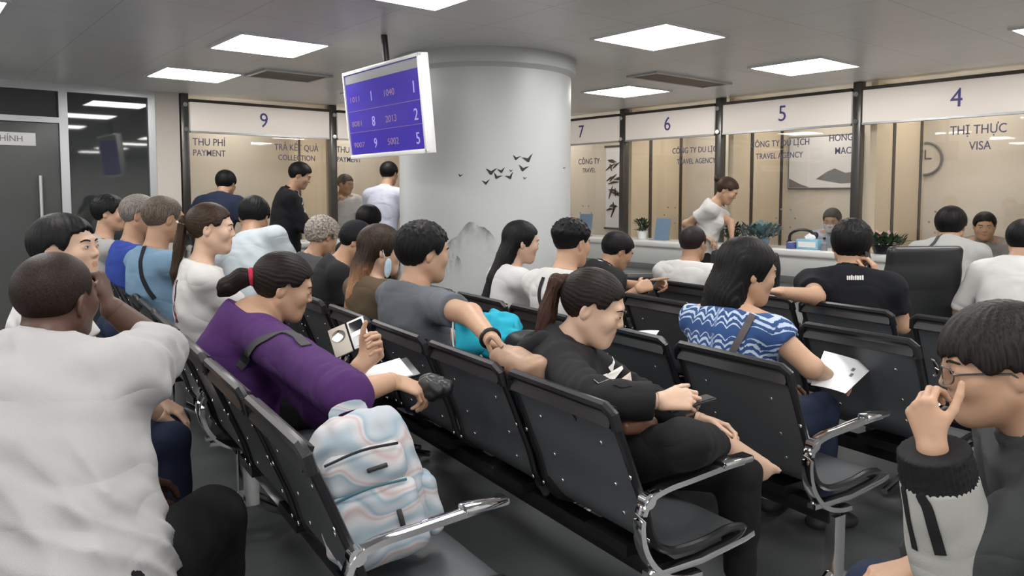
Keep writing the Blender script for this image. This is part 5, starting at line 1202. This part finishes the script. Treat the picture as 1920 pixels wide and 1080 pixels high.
# jacket of the man at the right edge: black cuff and dark stripes
s = P_['glasses']; ax_ = nrm(s.wr[-1] - s.el[-1]); Ln = np.linalg.norm(s.wr[-1] - s.el[-1]); aw_ = s.k
def cuff(P):
    d = f_cone(P, s.el[-1], s.wr[-1] + ax_ * .02, .045 * aw_ + .034, .032 * aw_ + .030) - .0025 * np.sin(np.arctan2((P - s.el[-1]) @ nrm(np.cross(ax_, [0, 1, .2])), (P - s.el[-1]) @ nrm(np.cross(ax_, [1, 0, .2]))) * 40)
    return np.maximum(np.maximum(d, f_plane(P, s.wr[-1] + ax_ * .004, ax_)), -f_plane(P, s.wr[-1] - ax_ * .062, ax_))
sdf_obj('cuff', cuff, s.wr[-1] - .12, s.wr[-1] + .12, .004, cloth('black_rib', (.012, .012, .013)), s.root)
BKS = cloth('black_stripe', (.012, .012, .013)); 
def sleeve(P):
    return np.maximum(np.maximum(f_cone(P, s.el[-1], s.wr[-1], .045 * aw_ + .036, .034 * aw_ + .032) - .004 * wob(P, 30, 2.0), f_plane(P, s.wr[-1] - ax_ * .055, ax_)), -f_plane(P, s.el[-1] - ax_ * .03, ax_))
sdf_obj('sleeve', sleeve, np.minimum(s.el[-1], s.wr[-1]) - .14, np.maximum(s.el[-1], s.wr[-1]) + .14, .006, cloth('light_grey_sleeve', (.36, .36, .34)), s.root)
for p_, w_ in (([(1702, 905), (1698, 940), (1706, 985), (1716, 1030)], .007), ([(1726, 905), (1736, 945), (1750, 990), (1764, 1040)], .010)): s.px_strap('sleeve_stripe', p_, BKS, w_, t=.0012, off=.002, fn=sleeve)
# --- held and carried things
def hand_point(key, e, fwd=.09, out=.02):
    s = P_[key]; h = s.hands[e]; k = h.size; return s.world(h.w + h.d * fwd * k + h.n * out * k), RZ(s.rz) @ h.d, RZ(s.rz) @ h.n, RZ(s.rz) @ h.t
def slab_thing(name, label, cat, p, x, y, z, size, m, group=None, bevel=.004, screen=None):
    r = empty(name, tuple(p), 0, label, cat, group); R = axes(x, y, z)
    b = MB().box((0, 0, 0), size, bevel=bevel).build('body', m, r); b.matrix_local = R.to_4x4()
    if screen: q = MB().box((0, 0, size[2] / 2 + .0006), (size[0] * .92, size[1] * .92, .001)).build('screen', screen, r, smooth=0); q.matrix_local = R.to_4x4()
    return r
def frame_from(z, x):
    z = nrm(z); x = np.asarray(x, float); x = nrm(x - z * (x @ z)); return x, np.cross(z, x), z
GLASSY = mat('dark_phone_glass', (.01, .01, .012), .06)
p, d, n_, t = hand_point('hoodie', 1, .10, .035); x, y, z = frame_from(-n_ * .3 + np.array([-.3, .3, .9]), d); slab_thing('smartphone', 'dark smartphone held by the woman in the black hoodie', 'phone', p, x, y, z, (.145, .072, .009), M['black_plastic'], screen=GLASSY)
p, d, n_, t = hand_point('phone', 1, .09, .03); x, y, z = frame_from([-.3, -.3, .9], [.6, .8, .1]); slab_thing('smartphone', 'smartphone held low by the man in the black and white shirt', 'phone', p, x, y, z, (.15, .075, .009), M['black_plastic'], screen=GLASSY)
p, d, n_, t = hand_point('polo', 1, .10, .022); x, y, z = frame_from(n_, d); slab_thing('smartphone', 'black smartphone held to the ear of the man in the polo shirt', 'phone', p, x, y, z, (.15, .072, .009), M['black_plastic'])
# beige phone wallet with a mirror ring, next to a white handset
p, d, n_, t = hand_point('purple', -1, .10, .03)
c = at_depth(655, 632, P_['purple'].depth - .02)
E1, E2 = nrm(np.array(at_depth(700, 600, 2.9)) - np.array(at_depth(625, 655, 2.9))), None
zz = nrm(np.array([-.15, -.75, .6])); x1 = np.array([.80, .1, .35]); X, Y, Z = frame_from(zz, x1); BEIGE = mat('beige_leatherette', (.48, .43, .37), .6)
ph = empty('phone_case', tuple(c), 0, 'open beige phone wallet with a round silver mirror and two dark windows', 'phone case'); R4 = axes(X, Y, Z).to_4x4()
def inp(o): o.matrix_local = R4; return o
inp(MB().box((-.042, 0, 0), (.080, .150, .010), bevel=.004).build('cover', BEIGE, ph)); inp(MB().disc((-.042, .022, .005), (0, 0, 1), .031, .003, 24).build('mirror', M['chrome'], ph))
inp(MB().box((.045, 0, .002), (.078, .148, .011), bevel=.005).build('handset', M['white'], ph))
for yy in (.036, -.040): inp(MB().box((.045, yy, .0085), (.060, .050, .0015), bevel=.0).build('window', GLASSY, ph, smooth=0))
# papers and notebook on the lap of the woman in purple
c = at_depth(722, 700, 2.62); X, Y, Z = frame_from(np.array([-.1, -.25, .95]), [.85, .4, .1]); pd = empty('paper_pad', tuple(c), 0, 'white papers on a black folder on the lap of the woman in purple', 'papers'); R4 = axes(X, Y, Z).to_4x4()
inp(MB().box((.0, 0, -.006), (.21, .155, .010), bevel=.003).build('folder', M['black_plastic'], pd)); inp(MB().box((-.015, 0, .002), (.185, .15, .005)).build('sheets', M['paper'], pd, smooth=0))
p, d, n_, t = hand_point('purple', 1, .115, .02)
gv = empty('glove_pouch', tuple(p + np.array([.03, .02, .025])), 0, 'black crumpled leather pouch gripped by the woman in purple', 'pouch')
sdf_obj('body', lambda P: f_ell(P, (0, 0, 0), (.062, .05, .042)) - .009 * wob(P, 60, 2.0) - .004 * wob(P, 130, 4.0), (-.12, -.12, -.1), (.12, .12, .1), .005, M['office_chair'], gv)
# bags beside the man in the grey T-shirt
TEAL = cloth('turquoise_fabric', (.02, .36, .50)); TAN_L = mat('tan_leather', (.34, .21, .14), .45, bump=.1, bscale=120)
c = at_depth(930, 625, 3.25); tb = empty('shopping_bag', tuple(c), ROW_ROT, 'turquoise cloth bag on the lap of the man in grey', 'bag')
sdf_obj('body', lambda P: f_ell(P, (0, 0, 0), (.16, .12, .085), RY(.3)) - .022 * wob(P, 26, 1.0) - .012 * wob(P, 60, 3.0), (-.26, -.22, -.16), (.26, .22, .16), .007, TEAL, tb)
MB().tube(smooth_path([(.05, -.09, .02), (.09, -.15, -.02), (.12, -.13, -.08), (.10, -.08, -.10)], 5), .005, 6).build('cord', M['paper'], tb)
c = at_depth(872, 622, 3.02); tb = empty('strap_bag', tuple(c), ROW_ROT, 'turquoise strap bag with pale piping under the arm of the man in grey', 'bag')
sdf_obj('body', lambda P: smin(f_cone(P, (-.03, .0, .06), (.0, 0, -.06), .030, .040), f_ell(P, (.02, .03, -.05), (.06, .05, .05)), .03) - .004 * wob(P, 50, 1.0), (-.15, -.15, -.16), (.15, .15, .16), .006, TEAL, tb)
MB().tube(smooth_path([(-.055, -.02, .09), (-.045, -.03, .02), (-.035, -.035, -.05), (-.02, -.03, -.09)], 5), .004, 6).build('piping', M['paper'], tb)
c = at_depth(972, 684, 2.48); hb = empty('handbag', tuple(c), ROW_ROT, 'tan leather handbag on the backrest edge beside the man in grey', 'handbag')
sdf_obj('body', lambda P: f_rbox(P, (0, 0, 0), (.135, .045, .050), .042) - .007 * wob(P, 34, 2.0) - .003 * wob(P, 70, 1.0), (-.2, -.15, -.12), (.2, .15, .12), .006, TAN_L, hb)
MB().tube(smooth_path([(-.07, -.02, .05), (-.10, -.04, .08), (-.13, -.04, .055), (-.12, -.03, .02)], 5), .008, 8).build('handle', TAN_L, hb)
c = at_depth(1000, 655, 3.05); db = empty('black_bag', tuple(c), ROW_ROT, 'black bag on the seat between the grey shirt and the black hoodie', 'bag')
sdf_obj('body', lambda P: f_rbox(P, (0, 0, -.05), (.11, .09, .12), .05) - .007 * wob(P, 34, 3.0), (-.2, -.2, -.25), (.2, .2, .15), .007, M['office_chair'], db)
# small brown purse on the lap of the hoodie woman
c = at_depth(1195, 797, 2.22); sp_ = empty('purse', tuple(c), .3, 'brown leather purse on the lap of the woman in the black hoodie', 'purse'); BRN = mat('brown_leather', (.16, .075, .045), .4, bump=.1, bscale=120)
sdf_obj('body', lambda P: f_rbox(P, (0, 0, 0), (.062, .03, .026), .022) - .003 * wob(P, 60, 1.0), (-.12, -.08, -.08), (.12, .08, .08), .004, BRN, sp_)
MB().tube(smooth_path([(-.04, 0, .02), (-.05, -.01, .05), (0, -.015, .055), (.04, -.01, .04), (.05, 0, .015)], 5), .006, 8).build('strap', BRN, sp_)
# papers
def paper(label, quad, d, lines=0, name='paper_sheet'):
    P = [np.array(at_depth(x, y, dd)) for (x, y), dd in zip(quad, d)]; o = sum(P) / 4; r = empty(name, tuple(o), 0, label, 'paper')
    n = 8; mb = MB(); nn = nrm(np.cross(P[1] - P[0], P[3] - P[0])); nn = nn if nn[2] > 0 else -nn
    g = lambda u, v, e: tuple(P[0] * (1 - u) * (1 - v) + P[1] * u * (1 - v) + P[2] * u * v + P[3] * (1 - u) * v - o + nn * (e + .010 * math.sin(u * 3.1) * math.sin(v * 2.2 + .4)))
    top = [[mb.bm.verts.new(g(i / n, j / n, .001)) for j in range(n + 1)] for i in range(n + 1)]; bot = [[mb.bm.verts.new(g(i / n, j / n, 0)) for j in range(n + 1)] for i in range(n + 1)]
    for i in range(n):
        for j in range(n): mb.bm.faces.new((top[i][j], top[i + 1][j], top[i + 1][j + 1], top[i][j + 1])); mb.bm.faces.new((bot[i][j], bot[i][j + 1], bot[i + 1][j + 1], bot[i + 1][j]))
    for i in range(n):
        for a, b in ((top[i][0], top[i + 1][0]), (top[i + 1][n], top[i][n])): pass
    mb.build('sheet', M['paper'], r, smooth=60)
    for k_ in range(lines):
        q = MB(); u0, v0 = .66 + .05 * k_, .30 + .16 * k_; vs = [q.bm.verts.new(g(u, v, .003)) for u, v in ((u0, v0), (u0 + .07, v0), (u0 + .07, v0 + .10), (u0, v0 + .10))]; q.bm.faces.new(vs); q.build('print', M['grey_plastic'], r, smooth=0)
    return r
paper('white form with small print on the lap of the woman in blue', [(1545, 658), (1640, 686), (1585, 738), (1520, 722)], (3.05, 3.15, 2.85, 2.8), 2)
paper('white sheet lying on the seat behind the empty backrest', [(1188, 622), (1236, 620), (1228, 632), (1196, 633)], (3.5, 3.55, 3.35, 3.3))
c = at_depth(1386, 474, 6.75); hb2 = empty('shoulder_bag', tuple(c), .3, 'tan shoulder bag hanging beside the standing woman', 'handbag')
sdf_obj('body', lambda P: f_rbox(P, (0, 0, -.05), (.06, .10, .10), .03) - .003 * wob(P, 50, 1.0), (-.12, -.16, -.2), (.12, .16, .1), .008, mat('mustard_leather', (.40, .24, .09), .5), hb2)
MB().tube(smooth_path([(0, -.07, .04), (-.01, -.05, .20), (-.01, .05, .20), (0, .07, .04)], 5), .008, 6).build('strap', M['ink'], hb2)
# ------------------------------------------------------------------ counter clutter, plants, office chairs
def on_counter(px, side, off=-0.2, z=0.951):
    """spot on a worktop under the photo column px; off = distance from the glass plane"""
    r = ray(px, 365)[:2]
    p = r * (((B_WALL + off) / float(WB @ r)) if side == 'R' else ((A_WALL + off) / float(WA @ r))); return Vector((p[0], p[1], z))
def leaves(name, n, R, h, m, parent, seed, up=.6, size=.05, c=(0, 0, 0)):
    rd = random.Random(seed); mb = MB()
    for _ in range(n):
        a = rd.uniform(0, 6.283); e = rd.uniform(.1, 1.4); L = size * rd.uniform(.7, 1.4); rr = R * rd.uniform(.15, 1)
        b = Vector((c[0] + rr * math.cos(a), c[1] + rr * math.sin(a), c[2] + h * rd.uniform(.1, 1))); d = Vector((math.cos(a) * math.cos(e), math.sin(a) * math.cos(e), math.sin(e) * up)).normalized()
        s_ = d.cross(Vector((0, 0, 1))).normalized() * L * .28; t = b + d * L; mid = b + d * L * .5 + Vector((0, 0, .004))
        v = [mb.bm.verts.new(q) for q in (b, mid + s_, t, mid - s_)]; mb.bm.faces.new(v)
    o = mb.build(name, m, parent, smooth=0); return o
def potted(label, p, pot, leafm, R, h, n, seed, size=.05, flowers=None, ph=.09, pr=.06):
    r = empty('potted_plant', tuple(p), 0, label, 'plant')
    MB().lathe([(pr * .72, 0), (pr, ph), (pr * .9, ph), (pr * .85, ph * .8), (0.001, ph * .8)], 20).build('pot', pot, r)
    st = MB()
    for i in range(5): a = i * 1.26; st.tube([(0, 0, ph * .8), (R * .3 * math.cos(a), R * .3 * math.sin(a), ph + h * .5), (R * .6 * math.cos(a), R * .6 * math.sin(a), ph + h * .8)], .004, 5)
    st.build('stems', leafm, r); leaves('leaves', n, R, h, leafm, r, seed, size=size, c=(0, 0, ph * .8))
    if flowers: tag(leaves('flowers', n // 4, R, h * .3, flowers, r, seed + 9, size=size * .6, c=(0, 0, ph + h * .8)), kind='stuff')
    return r
potted('dark leafy plant on the counter under the number 9 sign', on_counter(365, 'L'), M['black_plastic'], M['leaf'], .10, .20, 150, 1, .07)
potted('small plant in a white pot on the counter at window 6', on_counter(1205, 'R'), M['white'], M['leaf'], .07, .13, 110, 2, .05)
potted('blue grey leafy arrangement on the counter at window 5', on_counter(1428, 'R', -.28), M['clear_blue'], M['leaf_blue'], .17, .13, 240, 3, .07, ph=.08, pr=.09)
potted('dark bushy plant on the counter at window 5, left of the blue grey leaves', on_counter(1376, 'R', -.26), M['black_plastic'], M['leaf'], .10, .13, 170, 4, .06, ph=.06)
potted('plant with pink flowers on the counter at window 4', on_counter(1660, 'R', -.28), M['black_plastic'], M['leaf'], .17, .08, 260, 5, .06, flowers=M['pink'], ph=.07, pr=.10)
def stand(label, p, w, h, m, rz):
    r = empty('brochure_stand', tuple(p), rz, label, 'brochure stand')
    MB().box((0, 0, h / 2), (w, .004, h), rot=Matrix.Rotation(-.15, 3, 'X')).build('panel', m, r, smooth=0); MB().box((0, -.05, .003), (w, .12, .006)).build('foot', m, r, smooth=0)
stand('blue tinted acrylic stand on the counter at window 6', on_counter(1243, 'R', -.15), .20, .24, M['clear_blue'], ROOM_ROT - math.pi / 2)
stand('clear pale stand on the counter at window 7', on_counter(1098, 'R', -.12), .22, .26, M['clear_blue'], ROOM_ROT - math.pi / 2)
tb = empty('tissue_box', on_counter(1521, 'R', -.25), ROOM_ROT - math.pi / 2, 'blue and white tissue box on the counter at window 5', 'tissue box')
MB().box((0, 0, .045), (.21, .11, .09), bevel=.006).build('box', cloth('tissue_blue', (.25, .50, .66)), tb); MB().box((0, -.056, .045), (.17, .003, .05)).build('label', M['white'], tb, smooth=0)
sdf_obj('tissue', lambda P: f_ell(P, (0, 0, .105), (.05, .02, .035)) - .006 * wob(P, 90, 1.0), (-.1, -.06, .05), (.1, .06, .17), .005, M['paper'], tb)
hs_ = empty('headset', on_counter(1506, 'R', -.10, .951), ROOM_ROT - math.pi / 2, 'black headset behind the tissue box', 'headset')
MB().tube(smooth_path([(-.13, 0, .04), (-.12, 0, .12), (-.04, 0, .165), (.06, 0, .165), (.12, 0, .13)], 5), .014, 8).build('band', M['black_plastic'], hs_); MB().sphere((-.13, 0, .035), (.03, .03, .035)).build('ear_cup', M['black_plastic'], hs_); MB().sphere((.13, 0, .12), (.03, .03, .035)).build('ear_cup', M['black_plastic'], hs_)
for px, w, lab in ((1487, .05, 'small blue box left of the tissue box on the counter'), (1548, .035, 'small dark bottle right of the tissue box on the counter'), (1325, .04, 'small olive bottle on the counter beside the standing woman')):
    r = empty('small_bottle' if w < .045 else 'small_box', on_counter(px, 'R', -.30), ROOM_ROT, lab, 'bottle' if w < .045 else 'box')
    if w < .045: MB().lathe([(w * .8, 0), (w * .8, .06), (w * .3, .08), (w * .3, .10)], 14).build('body', M['grey_plastic'] if px > 1500 else mat('olive_glass', (.10, .10, .03), .2), r); MB().lathe([(w * .36, .098), (w * .36, .118), (.001, .119)], 12).build('cap', M['black_plastic'], r)
    else: MB().box((0, 0, .03), (.10, .06, .06), bevel=.004).build('body', mat('blue_card', (.09, .12, .32), .5), r); MB().box((0, 0, .0615), (.07, .04, .003)).build('label', M['white'], r, smooth=0)
# calligraphy scroll behind window 7
sc2 = empty('calligraphy_scroll', (0, 0, 0), 0, 'white hanging scroll with black brush strokes behind window 7', 'scroll'); place(sc2, R_O, R_R)
ax0 = -7.30
MB().box((ax0, 1.08, 1.55), (.34, .012, 1.15)).build('sheet', M['paper'], sc2, smooth=0); MB().tube([(ax0 - .19, 1.07, 2.12), (ax0 + .19, 1.07, 2.12)], .014, 10).tube([(ax0 - .19, 1.07, .98), (ax0 + .19, 1.07, .98)], .014, 10).build('rods', M['dark_strip'], sc2)
ks = MB(); rk = random.Random(8)
for i in range(4):
    for j in range(5):
        x, z = ax0 + rk.uniform(-.09, .09), 1.86 - .20 * i + rk.uniform(-.06, .06); a = rk.uniform(-.5, 1.9); L = rk.uniform(.04, .10)
        ks.tube([(x - L * math.cos(a), 1.071, z - L * math.sin(a)), (x, 1.071, z + .01), (x + L * math.cos(a), 1.071, z + L * math.sin(a))], [.006, .016, .004], 6)
ks.build('brush_strokes', M['ink'], sc2)
# black swivel chairs with arm loops at the counter
def office_chair(p, rz, label, big=1.0, back=True, low=0.0):
    r = empty('office_chair', tuple(p), rz, label, 'chair', 'black chairs at the counters'); b = big
    sdf_obj('seat', lambda P: f_rbox(P, (0, .0, .46), (.25 * b, .25, .05), .045), (-.35, -.35, .35), (.35, .35, .55), .012, M['office_chair'], r)
    R = RX(.12)
    if back: sdf_obj('backrest', lambda P: f_rbox(P, (0, -.27, .82 - low), (.245 * b, .035, .32 - low), .033, R) - .008 * np.clip(np.cos(P[:, 2] * 20), 0, 1), (-.35, -.42, .4), (.35, -.1, 1.25), .012, M['office_chair'], r)
    for e in (-1, 1): MB().tube(smooth_path([(e * .27 * b, -.22, .50), (e * .29 * b, -.24, .68), (e * .29 * b, -.10, .70), (e * .29 * b, .14, .70), (e * .29 * b, .20, .66), (e * .27 * b, .16, .47)], 5), .014, 8).build('armrest', M['black_metal'], r)
    MB().tube([(0, 0, .42), (0, 0, .10)], .03, 12).build('gas_column', M['black_metal'], r)
    for i in range(5):
        a = i * 2 * math.pi / 5; MB().tube([(0, 0, .11), (.14 * math.cos(a), .14 * math.sin(a), .10), (.28 * math.cos(a), .28 * math.sin(a), .07)], [.026, .022, .016], 8).build('base_arm', M['black_metal'], r)
        MB().sphere((.28 * math.cos(a), .28 * math.sin(a), .032), (.03, .03, .032), 10).build('caster', M['black_plastic'], r)
def chair_at(px, py, d, rz, label, big=1.0, back=True, low=0.0):
    q = at_depth(px, py, d); office_chair((q[0], q[1], 0), rz, label, big, back, low)
FR = ROOM_ROT - math.pi / 2
q = P_['counterman'].base; office_chair((q[0], q[1], 0), P_['counterman'].rz, 'low black stool chair under the man in the grey shirt at the counter', back=False)
chair_at(1676, 500, 4.95, FR + 1.0, 'large black chair turned beside the man in the grey shirt', 1.0)
chair_at(1425, 500, 5.6, FR + .2, 'black chair at the counter behind the woman in blue', low=.04)
chair_at(1215, 500, 6.2, FR + .9, 'black chair with arm loops left of the man with cropped hair', low=.15)
